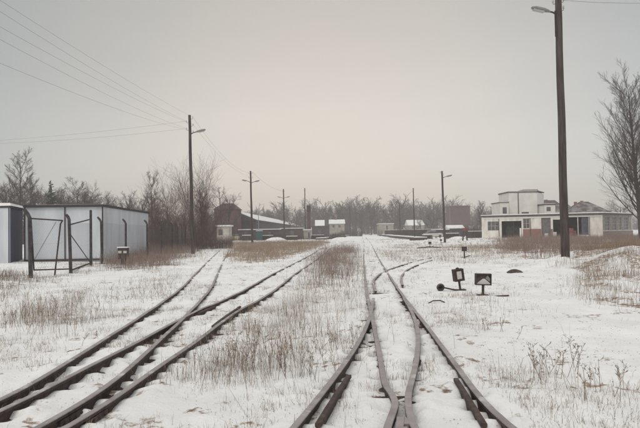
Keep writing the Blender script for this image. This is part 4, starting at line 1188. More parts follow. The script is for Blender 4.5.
ct = empty('storage_container', (0, 0, 0), 'container with pale front and navy corrugated side under a snowy roof at the left edge', 'container')
b2 = ground_at(9.5, 36.0); c2 = ground_at(22.5, 40.0); a2 = b2 + Vector((-6.0, 1.2, 0)); d2 = a2 + (c2 - b2)
z2 = at_depth(9, 207.5, 36).z
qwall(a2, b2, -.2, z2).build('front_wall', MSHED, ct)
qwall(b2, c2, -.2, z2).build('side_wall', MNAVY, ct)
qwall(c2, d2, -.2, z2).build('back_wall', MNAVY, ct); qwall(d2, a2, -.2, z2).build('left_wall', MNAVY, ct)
cen = (a2 + c2) / 2
off2 = lambda p, k: p + ((p - cen).normalized()) * k
bx = [(0, 3, 2, 1), (4, 5, 6, 7), (0, 1, 5, 4), (1, 2, 6, 5), (2, 3, 7, 6), (3, 0, 4, 7)]
MB().add([off2(p, .12) + Vector((0, 0, z2 - .01)) for p in (a2, b2, c2, d2)] + [off2(p, .12) + Vector((0, 0, z2 + .10)) for p in (a2, b2, c2, d2)], bx).build('roof', MDARK, ct)
MB().add([off2(p, .20) + Vector((0, 0, z2 + .104)) for p in (a2, b2, c2, d2)] + [off2(p, .02) + Vector((0, 0, z2 + .27)) for p in (a2, b2, c2, d2)], bx).build('roof_snow', MSNOW, ct)

# ------------------------------------------------------------------ derelict building on the right
MWALL = mat('white_render', (.76, .735, .68), (.48, .44, .38), 1.6, .9, .2, 8, stretch=(1, 1, .35), lo=.42, hi=.8, detail=9)
MWALL2 = mat('white_tower', (.72, .705, .66), (.64, .62, .57), .9, .9)
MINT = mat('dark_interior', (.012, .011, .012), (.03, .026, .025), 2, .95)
MPANE = mat('old_pane', (.055, .055, .062), (.13, .125, .13), 3, .3)
MREDB = brickmat('red_brick', (.20, .085, .065), (.27, .12, .09), (.25, .20, .18), 3.5)
MBRK2 = brickmat('grey_brick', (.25, .19, .16), (.32, .25, .21), (.30, .27, .25), 3.5)
MTAR = mat('roof_tar', (.055, .045, .045), (.10, .085, .08), 3, .9)
MTILE = mat('dark_tiles', (.055, .042, .045), (.10, .08, .08), 3, .9, .3, 12)
MBLUE = mat('blue_door', (.060, .058, .085), (.11, .105, .135), 2, .7)
class Facade:
    """plane through p (left end) and q (right end) as seen from outside; u in metres along, n outwards"""
    def __init__(s, p, q, root):
        s.p = p.copy(); s.q = q.copy(); s.root = root
        s.d = (q - p); s.L = s.d.length; s.d.normalize(); s.n = Vector((s.d.y, -s.d.x, 0))
    def u(s, px):
        # where the picture column meets the facade plane
        r = ray(px, 225); r = Vector((r.x, r.y)); p = Vector((s.p.x, s.p.y)); d = Vector((s.d.x, s.d.y))
        den = r.x * d.y - r.y * d.x
        t = (p.x * d.y - p.y * d.x) / den
        hit = r * t
        return (hit - p).dot(d)
    def z(s, px, py):
        u_ = s.u(px); P = s.p + s.d * u_
        return at_depth(px, py, P.y).z
    def slab(s, u0, u1, z0, z1, n0, n1, mb=None):
        mb = mb or MB()
        c = s.p + s.d * (u0 + u1) / 2 + s.n * (n0 + n1) / 2; c.z = (z0 + z1) / 2
        mb.obox(c, s.d * (u1 - u0) / 2, s.n * (n1 - n0) / 2, Vector((0, 0, (z1 - z0) / 2)))
        return mb
    def wall(s, holes, z0, z1, m, th=.3):
        us = sorted(set([0, s.L] + [h[0] for h in holes] + [h[1] for h in holes]))
        mb = MB()
        for a_, b_ in zip(us[:-1], us[1:]):
            zs = [z0, z1]; cut = [h for h in holes if h[0] <= a_ + 1e-6 and h[1] >= b_ - 1e-6]
            cut.sort(key=lambda h: h[2]); z = z0
            for h in cut:
                if h[2] > z + 1e-3: s.slab(a_, b_, z, h[2], -th, 0, mb)
                z = h[3]
            if z1 > z + 1e-3: s.slab(a_, b_, z, z1, -th, 0, mb)
        return mb.build('wall', m, s.root)
    def window(s, h, nx=2, nz=2, pane=True, m=None):
        u0, u1, z0, z1 = h; mb = MB(); t = .06
        s.slab(u0, u0 + t, z0, z1, -.2, -.1, mb); s.slab(u1 - t, u1, z0, z1, -.2, -.1, mb)
        s.slab(u0 + t, u1 - t, z0, z0 + t, -.2, -.1, mb); s.slab(u0 + t, u1 - t, z1 - t, z1, -.2, -.1, mb)
        for i in range(1, nx):
            uu = u0 + (u1 - u0) * i / nx; s.slab(uu - .025, uu + .025, z0 + t, z1 - t, -.19, -.12, mb)
        for i in range(1, nz):
            zz = z0 + (z1 - z0) * i / nz; s.slab(u0 + t, u1 - t, zz - .02, zz + .02, -.185, -.125, mb)
        o = mb.build('window', MWHITEP, s.root)
        if pane: s.slab(u0 + .03, u1 - .03, z0 + .03, z1 - .03, -.17, -.155).build('pane', m or MPANE, o)
        return o
db = empty('derelict_building', (0, 0, 0), 'long low white derelict workshop with open bays and red brick base', 'building')
pL = ground_at(482, 108); pC = ground_at(603, 100); pR = ground_at(632.5, 110)
fa = Facade(pL, pC, db)
ZT = fa.z(603, 214.5)
def hole(f, x0, x1, y0, y1):
    xm = (x0 + x1) / 2
    return [f.u(x0), f.u(x1), max(f.z(xm, y1), -.1), f.z(xm, y0)]
H1 = hole(fa, 487.4, 498.8, 221.3, 230.7); H2 = hole(fa, 501.5, 521.5, 221, 240); H3 = hole(fa, 523, 529.8, 218.5, 228.5)
H4 = hole(fa, 541.4, 550.7, 217.8, 239); H5 = hole(fa, 553, 562.5, 219.5, 238); H6 = hole(fa, 568.5, 588.5, 216.3, 235)
fa.wall([H1, H2, H3, H4, H5, H6], -.2, ZT, MWALL)
for h_, nx in ((H1, 3), (H3, 2)): fa.window(h_, nx, 2)
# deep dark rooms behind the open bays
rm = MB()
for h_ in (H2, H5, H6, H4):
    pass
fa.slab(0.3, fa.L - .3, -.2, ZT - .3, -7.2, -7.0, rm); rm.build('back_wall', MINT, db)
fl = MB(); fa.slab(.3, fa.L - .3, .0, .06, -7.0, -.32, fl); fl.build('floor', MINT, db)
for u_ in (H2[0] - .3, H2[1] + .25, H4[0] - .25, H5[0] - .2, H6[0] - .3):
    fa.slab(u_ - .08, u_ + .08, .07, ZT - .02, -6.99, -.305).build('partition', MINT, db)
fa.slab(H4[0] + .03, H4[1] - .03, .0, H4[3] - .03, -.18, -.12).build('door', mat('grey_door', (.10, .095, .10), (.16, .15, .15), 3, .8), db)
fa.slab(fa.u(581.5), H6[1] - .05, H6[2] + .02, H6[3] - .1, -.22, -.15).build('blue_panel', MBLUE, db)
fa.slab(fa.u(577.5), fa.u(578.3), H6[2] + .01, H6[3] - .01, -.2, -.1).build('post', MWALL, db)
fa.slab(fa.u(512), fa.u(513), 0, H2[3] - .01, -1.6, -1.4).build('post', MCONC, db)
fa.slab(fa.u(523), H4[0] - .02, 0, fa.z(533, 229), .01, .14).build('brick_base', MREDB, db)
fa.slab(H4[1] + .02, fa.u(552.6), 0, fa.z(551, 229), .01, .14).build('brick_base', MREDB, db)
fa.slab(fa.u(562.6), fa.u(568.4), 0, fa.z(565, 229), .01, .14).build('brick_base', MREDB, db)
fa.slab(fa.u(519.6), fa.u(521.2), 0, fa.z(520, 228), .01, .12).build('pilaster', MWALL2, db)
for px_ in (483.2, 500, 522.3, 531, 540.6, 552.2, 590, 602):
    u_ = max(.12, min(fa.L - .12, fa.u(px_))); fa.slab(u_ - .11, u_ + .11, 0, ZT - .32, .003, .09).build('pilaster', MWALL, db)
fa.slab(0, fa.L, ZT - .30, ZT - .12, .003, .12).build('cornice', MWALL2, db)
for px_ in (499, 530.4, 589.5): fa.slab(fa.u(px_) - .05, fa.u(px_) + .05, .3, ZT - .31, .10, .19).build('downpipe', MTAR, db)
# the right wing
fb = Facade(pC, pR, db)
wins = []
for x0, x1 in ((605.2, 610.2), (612.4, 617), (618.8, 622.4), (624.0, 629.0)):
    h_ = [fb.u(x0), fb.u(x1), fb.z(x0, 230.5), fb.z(x0, 216.5)]; wins.append(h_)
wins = [[max(a_, .05), b_, wins[0][2], wins[0][3]] for a_, b_, _, _ in wins]
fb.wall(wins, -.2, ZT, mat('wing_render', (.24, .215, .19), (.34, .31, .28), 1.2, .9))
for h_ in wins: fb.window(h_, 2, 4)
fb.slab(.02, fb.L, 0, wins[0][2] - .12, .01, .12).build('brick_base', MBRK2, db)
fb.slab(.02, fb.L, wins[0][2] - .1, wins[0][2] - .02, .005, .22).build('sill', MSNOW, db)
pB = pL + (pR - pC)
fc = Facade(pR, pB, db); fc.wall([], -.2, ZT, MWALL); fd = Facade(pB, pL, db); fd.wall([], -.2, ZT, MWALL)
cen3 = (pL + pR) / 2
of3 = lambda p, k: p + (p - cen3).normalized() * k
MB().add([of3(p, .35) + Vector((0, 0, ZT + .003)) for p in (pL, pC, pR, pB)] + [of3(p, .35) + Vector((0, 0, ZT + .28)) for p in (pL, pC, pR, pB)], bx).build('roof', MTAR, db)
MB().add([of3(p, .22) + Vector((0, 0, ZT + .283)) for p in (pL, pC, pR, pB)] + [of3(p, .05) + Vector((0, 0, ZT + .40)) for p in (pL, pC, pR, pB)], bx).build('roof_snow', MSNOW, db)

def block(root, px0, px1, py0, py1, Y, depth, m, name='wall', ang=0.0, zbase=0):
    """upright box whose front spans the picture columns px0..px1 at distance Y; returns facade"""
    a_ = ground_at(px0, Y); b_ = ground_at(px1, Y + ang)
    f = Facade(a_, b_, root); zt = f.z((px0 + px1) / 2, py0)
    f.slab(0, f.L, zbase - (.2 if zbase == 0 else 0), zt, -depth, 0).build(name, m, root)
    f.zt = zt
    return f
def flat_roof(f, depth, root, m, th=.2, over=.15, snow=True):
    f.slab(-over, f.L + over, f.zt + .003, f.zt + th, -depth - over, over).build('roof', m, root)
    if snow: f.slab(-over + .05, f.L + over - .05, f.zt + th + .003, f.zt + th + .08, -depth - over + .05, over - .05).build('roof_snow', MSNOW, root)
def applied(f, x0, x1, y0, y1, m=None, name='window'):
    h_ = hole(f, x0, x1, y0, y1)
    fr_ = f.slab(h_[0], h_[1], h_[2], h_[3], .004, .06).build(name, MTAR, f.root)
    f.slab(h_[0] + .06, h_[1] - .06, h_[2] + .06, h_[3] - .06, .062, .075).build('pane', m or MPANE, fr_)
tw = empty('white_block', (0, 0, 0), 'tall windowless white block with flat roof rising behind the derelict workshop', 'building')
f = block(tw, 509.8, 538, 192.5, 240, 124, 7, MWALL2, ang=0)
flat_roof(f, 7, tw, MTAR, .22, .12)
fs_ = f
f.slab(fs_.u(518.4), fs_.u(519.2), 0, f.zt - .05, .003, .1).build('downpipe', MTAR, tw)
h_ = hole(f, 522, 529, 212, 213.5); f.slab(h_[0], h_[1], h_[2], h_[3], .003, .03).build('vent', MTAR, tw)
# darker right flank that turns away
a_ = ground_at(538.2, 124.0); b_ = ground_at(544.8, 131)
f2_ = Facade(a_, b_, tw); f2_.slab(0.02, f2_.L, -.2, f.zt, -4, -.02).build('side_wall', MWALL2, tw)
f2_.slab(0, f2_.L + .1, f.zt + .225, f.zt + .4, -4, .1).build('side_roof', MTAR, tw)
ph = f.slab(f.u(528), f.u(542.5), f.zt + .31, f.zt + .75, -5.5, -2.0).build('roof_hatch', mat('pinkish_render', (.42, .34, .30), (.5, .42, .38), 2), tw)
an = empty('white_annex', (0, 0, 0), 'small white annex with dark window stuck to the left of the tall white block', 'building')
f = block(an, 500.8, 509.4, 202.8, 240, 122, 6, MWALL2); flat_roof(f, 6, an, MTAR, .15, .1, True); applied(f, 503, 507, 207.3, 213.5)
an2 = empty('white_annex', (0, 0, 0), 'low white annex with dark window to the right of the tall white block', 'building')
f = block(an2, 545.2, 556, 205, 240, 121, 5, MWALL2); flat_roof(f, 5, an2, MTAR, .25, .1, True); applied(f, 547, 551, 207, 211)
def gable(root, px0, px1, eave_py, ridge_py, Y, depth, m_wall, m_roof, snow=False, along=True, wins=(), chim=None):
    f = block(root, px0, px1, eave_py, 240, Y, depth, m_wall)
    zr = at_depth((px0 + px1) / 2, ridge_py, Y + depth / 2).z; L = f.L
    mb = MB(); o_ = .3; P = lambda u_, n_, z_: tuple((f.p + f.d * u_ + f.n * n_).to_2d()) + (z_,)
    ze = f.zt
    if along:
        # ridge runs along the front: two slopes, gable ends
        vs = [P(-o_, o_, ze - .1), P(L + o_, o_, ze - .1), P(L + o_, -depth / 2, zr), P(-o_, -depth / 2, zr), P(L + o_, -depth - o_, ze - .1), P(-o_, -depth - o_, ze - .1)]
        fs = [(0, 1, 2, 3), (3, 2, 4, 5), (0, 3, 5), (1, 4, 2), (0, 5, 4, 1)]
    elif along is False:
        vs = [P(-o_, o_, ze - .1), P(L + o_, o_, ze - .1), P(L / 2, o_, zr), P(-o_, -depth - o_, ze - .1), P(L + o_, -depth - o_, ze - .1), P(L / 2, -depth - o_, zr)]
        fs = [(0, 1, 2), (0, 2, 5, 3), (1, 4, 5, 2), (3, 5, 4), (0, 3, 4, 1)]
    mb.add([tuple(v) for v in vs], fs); mb.build('roof', m_roof, root)
    if snow:
        vs2 = [(v[0], v[1], v[2] + .06) for v in vs]; m2 = MB()
        fs2 = [fs[0], fs[1]] if along else [fs[1], fs[2]]
        idx = sorted(set(i for q in fs2 for i in q))
        n0 = len(vs2); allv = vs2 + [(v[0], v[1], v[2] + .14) for v in vs2]
        f2 = fs2 + [tuple(i + n0 for i in q) for q in fs2]
        for q in fs2:
            for i in range(len(q)): f2.append((q[i], q[(i + 1) % len(q)], q[(i + 1) % len(q)] + n0, q[i] + n0))
        m2.add(allv, f2); m2.build('roof_snow', MSNOW, root)
    for w_ in wins: applied(f, *w_)
    if chim:
        u_ = f.u(chim[0]); zc = at_depth(chim[0], chim[1], Y).z
        f.slab(u_ - .3, u_ + .3, ze - .2, zc, -depth / 2 - .3, -depth / 2 + .3).build('chimney', MREDB, root)
    return f
def pyramid(root, px0, px1, eave_py, ridge_py, Y, depth, m_wall, m_roof, flat=.15):
    f = block(root, px0, px1, eave_py, 240, Y, depth, m_wall); L = f.L; ze = f.zt; zr = at_depth((px0 + px1) / 2, ridge_py, Y + depth / 2).z
    P = lambda u_, n_, z_: tuple((f.p + f.d * u_ + f.n * n_).to_2d()) + (z_,)
    o_ = .35
    vs = [P(-o_, o_, ze - .05), P(L + o_, o_, ze - .05), P(L + o_, -depth - o_, ze - .05), P(-o_, -depth - o_, ze - .05), P(L * (.5 - flat), -depth / 2, zr), P(L * (.5 + flat), -depth / 2, zr)]
    MB().add(vs, [(0, 1, 5, 4), (1, 2, 5), (2, 3, 4, 5), (3, 0, 4), (0, 3, 2, 1)]).build('roof', m_roof, root)
    return f
MPATCH = mat('snow_dusted_tiles', (.075, .06, .062), (.36, .35, .35), .9, .9, lo=.42, hi=.75)
hh_ = empty('hipped_house', (0, 0, 0), 'house with dark hipped roof patched with snow behind the derelict workshop', 'house')
f = pyramid(hh_, 575, 611, 212.5, 201.5, 128, 8, MWALL, MPATCH, .12)
for cx_, cy_ in ((584, 201.5), (590.5, 200.5)):
    u_ = f.u(cx_); f.slab(u_ - .25, u_ + .25, f.zt + .5, at_depth(cx_, cy_, 131).z, -4.2, -3.7).build('chimney', MREDB, hh_)
sr = empty('low_roofed_house', (0, 0, 0), 'low house with snow dusted roof between the white block and the tall pole', 'house')
gable(sr, 556, 575, 210, 204.5, 134, 8, MWALL, MPATCH, False, True, chim=(559, 202))
sr2 = empty('low_roofed_house', (0, 0, 0), 'dark roofed house with chimneys right behind the white block', 'house')
gable(sr2, 543, 561, 205, 200.2, 142, 8, MWALL, MTILE, False, True, chim=(553, 198.8))
# clutter before the workshop
MRED = mat('red_paint', (.15, .035, .03), (.22, .07, .06), 3, .6)
def drum(px, Y, label, m, h=.88, r=.29):
    g = ground_at(px, Y); z = hz(g.x, g.y)
    o = MB().lathe([(r, 0), (r, .02), (r * .97, .04), (r * .97, h * .33), (r * 1.03, h * .35), (r * .97, h * .37), (r * .97, h * .66), (r * 1.03, h * .68), (r * .97, h * .7), (r * .97, h - .03), (r, h)], 18).build('oil_drum', m, None, True)
    o.location = (g.x, g.y, z); tag(o, label, 'drum', 'drums and clutter before the workshop')
drum(571, 97.5, 'red drum standing in the open bay right of the tall pole', MRED, 1.5, .4)
drum(574, 98.5, 'lower red drum beside the taller one right of the tall pole', MRED, 1.1, .35)
drum(555, 101, 'white drum left of the tall pole before the workshop', MWHITEP, .9)
drum(546.5, 101.5, 'small white drum before the grey door', MWHITEP, .7, .3)
# dark vehicle/trailer parked inside the big open bay
tr = empty('farm_trailer', (0, 0, 0), 'dark trailer parked in the big left bay of the workshop', 'trailer')
fa.slab(H2[0] + .4, H2[1] - .5, .75, 2.0, -3.8, -1.8).build('bed', mat('dark_green', (.03, .035, .03), (.06, .065, .055), 2), tr)
for u_ in (H2[0] + .9, H2[1] - 1.0):
    P = fa.p + fa.d * u_ + fa.n * -1.75
    mb = MB(); n = 16
    vs = [tuple(P + fa.n * k * .2 + fa.d * (.42 * math.cos(2 * PI * i / n)) + Vector((0, 0, .47 + .42 * math.sin(2 * PI * i / n)))) for k in (-1, 0) for i in range(n)]
    mb.add(vs, [tuple(range(n)), tuple(reversed(range(n, 2 * n)))] + [(i, (i + 1) % n, (i + 1) % n + n, i + n) for i in range(n)]); mb.build('wheel', MDARK, tr)

# ------------------------------------------------------------------ far buildings and vehicles
MBROWN = mat('brown_tower', (.075, .045, .046), (.11, .068, .066), .6, .9)
bt = empty('brown_tower', (0, 0, 0), 'plain brown windowless square tower block above the yard', 'tower')
f = block(bt, 451.5, 470.5, 206.5, 240, 250, 9, MBROWN)
f.slab(-.15, f.L + .15, f.zt + .003, f.zt + .35, -9.1, .15).build('roof', MBROWN, bt)
a_ = ground_at(449.6, 253.5); b_ = ground_at(451.45, 250.05); ff = Facade(a_, b_, bt); ff.slab(0, ff.L, -.2, f.zt - .02, -2.5, -.02).build('side_wall', mat('brown_side', (.16, .11, .105), None), bt)
MCREAM = mat('cream_wall', (.38, .345, .29), (.26, .235, .20), 1.0, .9)
gs = empty('goods_shed', (0, 0, 0), 'cream goods shed at the far end of the tracks', 'shed')
f = block(gs, 379.5, 393.6, 224, 240, 205, 8, MCREAM); flat_roof(f, 8, gs, MSNOW, .22, .2, False); applied(f, 386.3, 387.5, 225.5, 233, MTAR, 'door')
hs1 = empty('pale_house', (0, 0, 0), 'pale yellowish house with two dark windows and snowy roof left of the thin far pole', 'house')
gable(hs1, 330, 344.6, 223.5, 219.5, 225, 8, MCREAM, MSNOW, False, True, wins=((332.5, 334.5, 225, 227.5), (338.5, 340.5, 225, 227.5)), chim=(336, 218.5))
hs2 = empty('snowy_gable_house', (0, 0, 0), 'little house with snow white gable roof behind the dark sheds', 'house')
gable(hs2, 316, 324, 226, 220, 215, 6, MTILE, MSNOW, False, True)
hs3 = empty('snowy_roof_house', (0, 0, 0), 'pale house with broad snowy roof between the tall thin pole and the round tree', 'house')
gable(hs3, 409, 424, 225, 219.8, 225, 9, MCREAM, MSNOW, False, True, wins=((412, 413.5, 226.2, 228.8), (418, 419.5, 226.2, 228.8)))
brh = empty('brick_house', (0, 0, 0), 'dark red brick house among bare trees on the left', 'house')
f = pyramid(brh, 214.5, 237, 209, 203.5, 140, 8, mat('dark_brick', (.115, .060, .056), (.15, .082, .075), 2, .95), MTILE, .25)
applied(f, 219, 221, 213, 217); applied(f, 229, 231, 213, 217)
wk = empty('white_kiosk', (0, 0, 0), 'small white hut with a snowy roof below the brick house', 'hut')
f = block(wk, 217, 229, 226.5, 240, 104, 3.5, mat('kiosk_white', (.50, .47, .41), (.34, .31, .26), 1.2)); flat_roof(f, 3.5, wk, MSNOW, .25, .25, False); applied(f, 218.5, 222.5, 229.5, 235)
lsd = empty('low_shed', (0, 0, 0), 'long low dark shed with snowy roof behind the grass field', 'shed')
f = block(lsd, 239, 279, 229.8, 240, 138, 5, mat('dark_planks', (.05, .038, .038), (.085, .065, .062), 2)); flat_roof(f, 5, lsd, MSNOW, .18, .2, False)
for x0 in (244, 268): applied(f, x0, x0 + 3, 231.5, 236.5, None, 'door')
lsd2 = empty('low_shed', (0, 0, 0), 'dark low shed with thin snowy roof left of the little cream hut', 'shed')
f = block(lsd2, 281, 303, 228.6, 240, 150, 6, mat('dark_planks_brown', (.055, .038, .036), (.09, .065, .058), 2)); flat_roof(f, 6, lsd2, MSNOW, .16, .2, False); applied(f, 290, 294, 230.5, 236, None, 'door')
lsd3 = empty('low_shed', (0, 0, 0), 'low dark shed right of the chimney stack below the snowy gable', 'shed')
f = block(lsd3, 312, 329, 226.5, 240, 168, 6, mat('dark_planks_grey', (.06, .05, .055), (.10, .085, .085), 2)); flat_roof(f, 6, lsd3, MTAR, .2, .2, False); applied(f, 318, 321, 229, 234, None, 'door')
# warehouse with long snowy roof running away from the camera
wh = empty('warehouse', (0, 0, 0), 'long dark warehouse with white snow covered roof slope running away to the right', 'warehouse')
q0 = ground_at(256, 150); q1 = ground_at(300, 330)
f = Facade(q0, q1, wh); ze = 4.7; zr = 6.9; dp = 10
f.slab(0, f.L, -.2, ze, -dp, 0).build('wall', mat('warehouse_wall', (.05, .04, .045), (.08, .065, .07), 1), wh)
P = lambda u_, n_, z_: tuple((f.p + f.d * u_ + f.n * n_).to_2d()) + (z_,)
vs = [P(-.5, .5, ze - .1), P(f.L + .5, .5, ze - .1), P(f.L + .5, -dp / 2, zr), P(-.5, -dp / 2, zr), P(f.L + .5, -dp - .5, ze - .1), P(-.5, -dp - .5, ze - .1)]
MB().add(vs, [(0, 1, 2, 3), (3, 2, 4, 5), (0, 3, 5), (1, 4, 2), (0, 5, 4, 1)]).build('roof', MTILE, wh)
vs2 = [(v[0], v[1], v[2] + .05) for v in vs]; vs3 = [(v[0], v[1], v[2] + .16) for v in vs]
MB().add(vs2 + vs3, [(6, 7, 8, 9), (9, 8, 10, 11), (0, 1, 7, 6), (1, 2, 8, 7), (2, 4, 10, 8), (4, 5, 11, 10), (5, 3, 9, 11), (3, 0, 6, 9)]).build('roof_snow', MSNOW, wh)
# chimney stack
g = ground_at(309, 150)
cs = empty('chimney_stack', g, 'short dark chimney stack with flared cap by the thin pole', 'chimney')
ht = at_depth(309, 205.5, 150).z
MB().lathe([(.45, -.2), (.42, ht * .8)], 14).build('shaft', MBROWN, cs)
MB().lathe([(.42, ht * .8 + .003), (.52, ht * .84), (.52, ht), (.35, ht + .05)], 14).build('cap', MDARK, cs)
ch = empty('cream_hut', (0, 0, 0), 'little cream hut with snowy roof beside the foot of the thin pole', 'hut')
f = block(ch, 303.8, 310.8, 230.2, 240, 124, 1.6, MCREAM); flat_roof(f, 1.6, ch, MSNOW, .2, .15, False); applied(f, 308, 309.4, 232.5, 237.5, None, 'door')
tl = empty('teal_bin', (0, 0, 0), 'dark teal waste skip behind the grass field right of the double lamp pole', 'skip')
f = block(tl, 256.3, 262, 231, 240, 118, 1.3, mat('teal', (.03, .075, .075), None), 'body'); f.slab(-.05, f.L + .05, f.zt + .003, f.zt + .1, -1.35, .05).build('lid', MSNOW, tl)
# dark flat roofed shed right of the wagons
ds = empty('dark_shed', (0, 0, 0), 'low dark shed with pale flat roof left of the brown tower', 'shed')
f = block(ds, 437, 465, 229.6, 240, 140, 6, mat('dark_shed_wall', (.045, .038, .044), (.075, .062, .066), 2)); f.slab(-.2, f.L * .45, f.zt + .003, f.zt + .2, -6.2, .2).build('roof_snow', MSNOW, ds); f.slab(f.L * .45 + .01, f.L + .2, f.zt + .003, f.zt + .15, -6.2, .2).build('roof', MTAR, ds)
applied(f, 449, 452, 231, 237, None, 'door'); applied(f, 457, 460, 231, 237, None, 'door')
sb_ = empty('snowy_barn', (0, 0, 0), 'low building with snow covered roof at the foot of the brown tower', 'barn')
gable(sb_, 449, 464, 228, 225, 190, 6, MTILE, MSNOW, False, True)
wf = empty('white_shed', (0, 0, 0), 'small pale hut between the brown tower and the derelict workshop', 'hut')
f = block(wf, 470.8, 473.4, 226, 240, 170, 2, MWHITEP); flat_roof(f, 2, wf, MSNOW, .1, .1, False)

# wagons
MWAG = mat('wagon_brown', (.060, .038, .036), (.10, .065, .058), 2, .9)
def wagon(px, Y, label, L=4.6, h=1.75):
    g = ground_at(px, Y)
    root = empty('freight_wagon', g, label, 'wagon', 'row of low wagons behind the platform', math.radians(-16))
    b_ = MB(); b_.box(-L / 2, L / 2, -.85, .85, .65, h); b_.build('body', MWAG, root)
    c_ = MB()
    for i in range(6):
        x_ = -L / 2 + .1 + (L - .2) * i / 5; c_.box(x_ - .05, x_ + .05, -.90, -.853, .62, h + .03)
    c_.build('stanchions', MDARK, root)
    MB().box(-L / 2 + .1, L / 2 - .1, -.75, .75, h + .003, h + .12).build('snow_load', MSNOW, root)
    MB().box(-L / 2 - .1, L / 2 + .1, -.7, .7, .50, .647).build('chassis', MDARK, root)
    for sx in (-1, 1):
        for sy in (-1, 1):
            n = 12; vs = [(sx * L * .3 + .3 * math.cos(2 * PI * i / n), sy * .42 + k * .05, .31 + .3 * math.sin(2 * PI * i / n)) for k in (-1, 1) for i in range(n)]
            MB().add(vs, [tuple(range(n)), tuple(reversed(range(n, 2 * n)))] + [(i, (i + 1) % n, (i + 1) % n + n, i + n) for i in range(n)]).build('wheel', MDARK, root)
    return root
wl = ['leftmost low dark wagon, next to the cream goods shed', 'low dark wagon just left of the short dark tipped pole', 'low dark wagon between the short pole and the tall thin pole', 'low dark wagon just right of the tall thin pole', 'rightmost low dark wagon, beside the snow covered car']
for k, px in enumerate((393, 400.6, 409, 418, 427)):
    wagon(px, 182 - 7.0 * k, wl[k])

def car(px, Y, label, m, rz, snow=True):
    g = ground_at(px, Y)
    root = empty('parked_car', g, label, 'car', None, rz)
    def hull(secs, name, m_, par, w_in=0):
        mb = MB(); n = len(secs[0][1])
        for y_, pr in secs:
            for x_, z_ in pr: mb.v.append((y_, x_, z_))
        for i in range(len(secs) - 1):
            for k in range(n): mb.f.append((i * n + k, i * n + (k + 1) % n, (i + 1) * n + (k + 1) % n, (i + 1) * n + k)); mb.m.append(0)
        mb.f.append(tuple(reversed(range(n)))); mb.m.append(0); mb.f.append(tuple((len(secs) - 1) * n + k for k in range(n))); mb.m.append(0)
        return mb.build(name, m_, par)
    def sec(w_, z0, z1): return [(-w_, z0), (w_, z0), (w_, z1 - .08), (w_ - .08, z1), (-w_ + .08, z1), (-w_, z1 - .08)]
    hull([(-1.95, sec(.68, .35, .75)), (-1.8, sec(.76, .25, .85)), (-.9, sec(.8, .25, .92)), (1.2, sec(.8, .25, .92)), (1.85, sec(.76, .25, .88)), (1.98, sec(.7, .35, .75))], 'body', m, root)
    hull([(-.95, sec(.72, .90, .93)), (-.35, sec(.62, .90, 1.38)), (.95, sec(.62, .90, 1.40)), (1.55, sec(.70, .90, .95))], 'cabin', MPANE, root)
    MB().box(-.4, 1.0, -.56, .56, 1.402, 1.47 if snow else 1.42).build('roof', MSNOW if snow else m, root, False, .01)
    if snow: MB().box(-1.75, -1.0, -.66, .66, .90, .96).build('bonnet_snow', MSNOW, root, False, .01)
    for sx in (-1.2, 1.25):
        for sy in (-1, 1):
            n = 14; vs = [(sx + .3 * math.cos(2 * PI * i / n), sy * .74 + k * .09, .3 + .3 * math.sin(2 * PI * i / n)) for k in (-1, 1) for i in range(n)]
            MB().add(vs, [tuple(range(n)), tuple(reversed(range(n, 2 * n)))] + [(i, (i + 1) % n, (i + 1) % n + n, i + n) for i in range(n)]).build('wheel', MDARK, root)
    for sy in (-1, 1): MB().box(-1.99, -1.93, sy * .52 - .1, sy * .52 + .1, .55, .70).build('headlight', MGLASS, root)
    return root
car(433, 128, 'snow covered pale car parked before the wagons', MWHITEP, math.radians(200))
car(235.3, 128, 'pale yellow car facing the camera below the brick house', mat('yellow_paint', (.50, .43, .20), None, rough=.4), math.radians(93), False)

# yard clutter along the far edge
def stack(px, Y, w_, h_, d_, label, rows=3):
    g = ground_at(px, Y); root = empty('timber_stack', g, label, 'timber stack', 'timber stacks along the far yard edge', random.uniform(-.4, .4))
    mb = MB(); n = max(3, int(w_ / .22))
    for r_ in range(rows):
        for k in range(n):
            x0 = -w_ / 2 + w_ * k / n + random.uniform(0, .02); hh = h_ / rows
            mb.box(x0, x0 + w_ / n - .03, -d_ / 2 + random.uniform(-.2, .2), d_ / 2 + random.uniform(-.2, .2), r_ * hh + .004, (r_ + 1) * hh - .02)
    mb.build('timbers', MSLEEP, root); MB().box(-w_ / 2 + .05, w_ / 2 - .05, -d_ / 2 + .1, d_ / 2 - .1, h_ + .002, h_ + .12).build('snow_cap', MSNOW, root)
stack(266, 121, 2.6, 1.0, 1.6, 'snow capped timber stack between the teal skip and the second double lamp pole')
stack(292, 117, 2.0, .8, 1.6, 'small snow capped timber stack right of the second double lamp pole')
stack(247, 119, 1.8, 1.1, 1.5, 'snow capped timber stack left of the nearer double lamp pole')
stack(318, 128, 2.6, .9, 1.8, 'snow capped timber stack right of the little cream hut')
stack(452, 112, 2.4, .9, 1.5, 'snow capped timber stack right of the lamp pole by the dark shed')
stack(475, 116, 2.2, 1.2, 1.5, 'snow capped timber stack just left of the workshop')
stack(427, 112, 1.6, .7, 1.4, 'low snow capped timber stack left of the snow covered car')
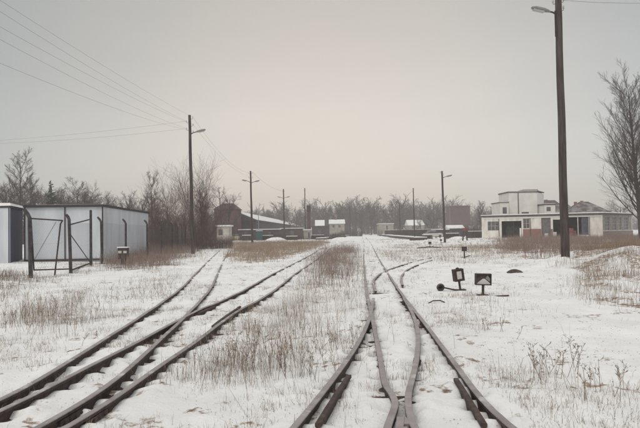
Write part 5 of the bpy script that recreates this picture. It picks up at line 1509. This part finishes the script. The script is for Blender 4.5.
for px_, Y_, r_, h_, lb_ in ((276, 112, 2.2, .75, 'snow heap behind the brown grass field'), (341, 112, 2.6, .6, 'snow heap left of the far tracks'), (458, 104, 1.6, .5, 'snow heap left of the red trestle')):
    g = ground_at(px_, Y_); mb = MB(); n = 20
    for t_ in (1, .85, .62, .35, .08):
        for k in range(n):
            a = 2 * PI * k / n; j = 1 + .15 * math.sin(3 * a + px_) + .08 * math.sin(7 * a)
            mb.v.append((r_ * t_ * j * math.cos(a), r_ * .6 * t_ * j * math.sin(a), -.1 + h_ * (1 - t_ * t_) * (1 + .15 * math.sin(5 * a))))
    for i in range(4):
        for k in range(n):
            a = i * n + k; b = i * n + (k + 1) % n; mb.f.append((a, b, b + n, a + n)); mb.m.append(0)
    mb.f.append(tuple(range(4 * n, 5 * n))); mb.m.append(0)
    o = mb.build('snow_heap', MSNOW, None, True); o.location = g; tag(o, lb_, 'snow heap')
# red trestle
g = ground_at(465, 88)
ts = empty('trestle', g, 'red and dark A-shaped trestle left of the derelict workshop', 'trestle')
lg = [MB().bar((sx * .32, sy * .25, -.1), (sx * .12, 0, 1.75), .08).build('leg', MDARK, ts) for sx in (-1, 1) for sy in (-1, 1)]
MB().box(-.35, .35, -.09, .09, 1.35, 1.78).build('board', MRED, ts)
MB().bar((-.25, .0, .7), (.25, .0, .7), .05).build('cross_bar', MDARK, ts)

# low platforms edging the yard
def platform(pts, h, w_, label):
    P = [Vector(p) for p in pts]
    root = empty('low_platform', (0, 0, 0), label, 'platform')
    mb = MB(); sn = MB()
    for a_, b_ in zip(P[:-1], P[1:]):
        d = (b_ - a_).normalized(); n = Vector((-d.y, d.x, 0)); c = (a_ + b_) / 2
        mb.obox((c.x, c.y, h / 2 - .1), d * (b_ - a_).length / 2, n * w_ / 2, Vector((0, 0, h / 2 + .1)))
        sn.obox((c.x, c.y, h + .05), d * (b_ - a_).length / 2, n * (w_ / 2 - .03), Vector((0, 0, .047)))
    mb.build('edge_wall', mat('platform_wall', (.06, .05, .05), (.10, .085, .08), 1.5), root); sn.build('snow_top', MSNOW, root)
platform([ground_at(382.5, 205), ground_at(397, 140), ground_at(421, 98)], .42, 2.0, 'long low loading platform with snow on top running to the cream goods shed')
platform([ground_at(321, 118), ground_at(335, 150), ground_at(349, 215)], .38, 2.0, 'low dark edged snowy platform left of the tracks in the distance')
o = MB().box(-1.1, 1.1, -.3, .3, -.05, .35).build('timber_stack', MSLEEP); g = ground_at(417, 96); o.location = g; tag(o, 'dark timber stack at the near end of the long platform', 'timber')

# ------------------------------------------------------------------ haze: a closed box of even thin air
hz_ = bpy.data.materials.new('haze'); hz_.use_nodes = True
t = hz_.node_tree; t.nodes.clear()
oo = N(t, 'ShaderNodeOutputMaterial'); pv = N(t, 'ShaderNodeVolumePrincipled')
pv.inputs['Color'].default_value = (.92, .89, .90, 1)
pv.inputs['Density'].default_value = 0.0011
pv.inputs['Anisotropy'].default_value = 0.3
t.links.new(pv.outputs[0], oo.inputs['Volume'])
hb = MB().box(-420, 420, -60, 520, -1.5, 26).build('haze', hz_)
tag(hb, 'thin pale winter haze over the whole yard', 'haze', None, 'stuff')
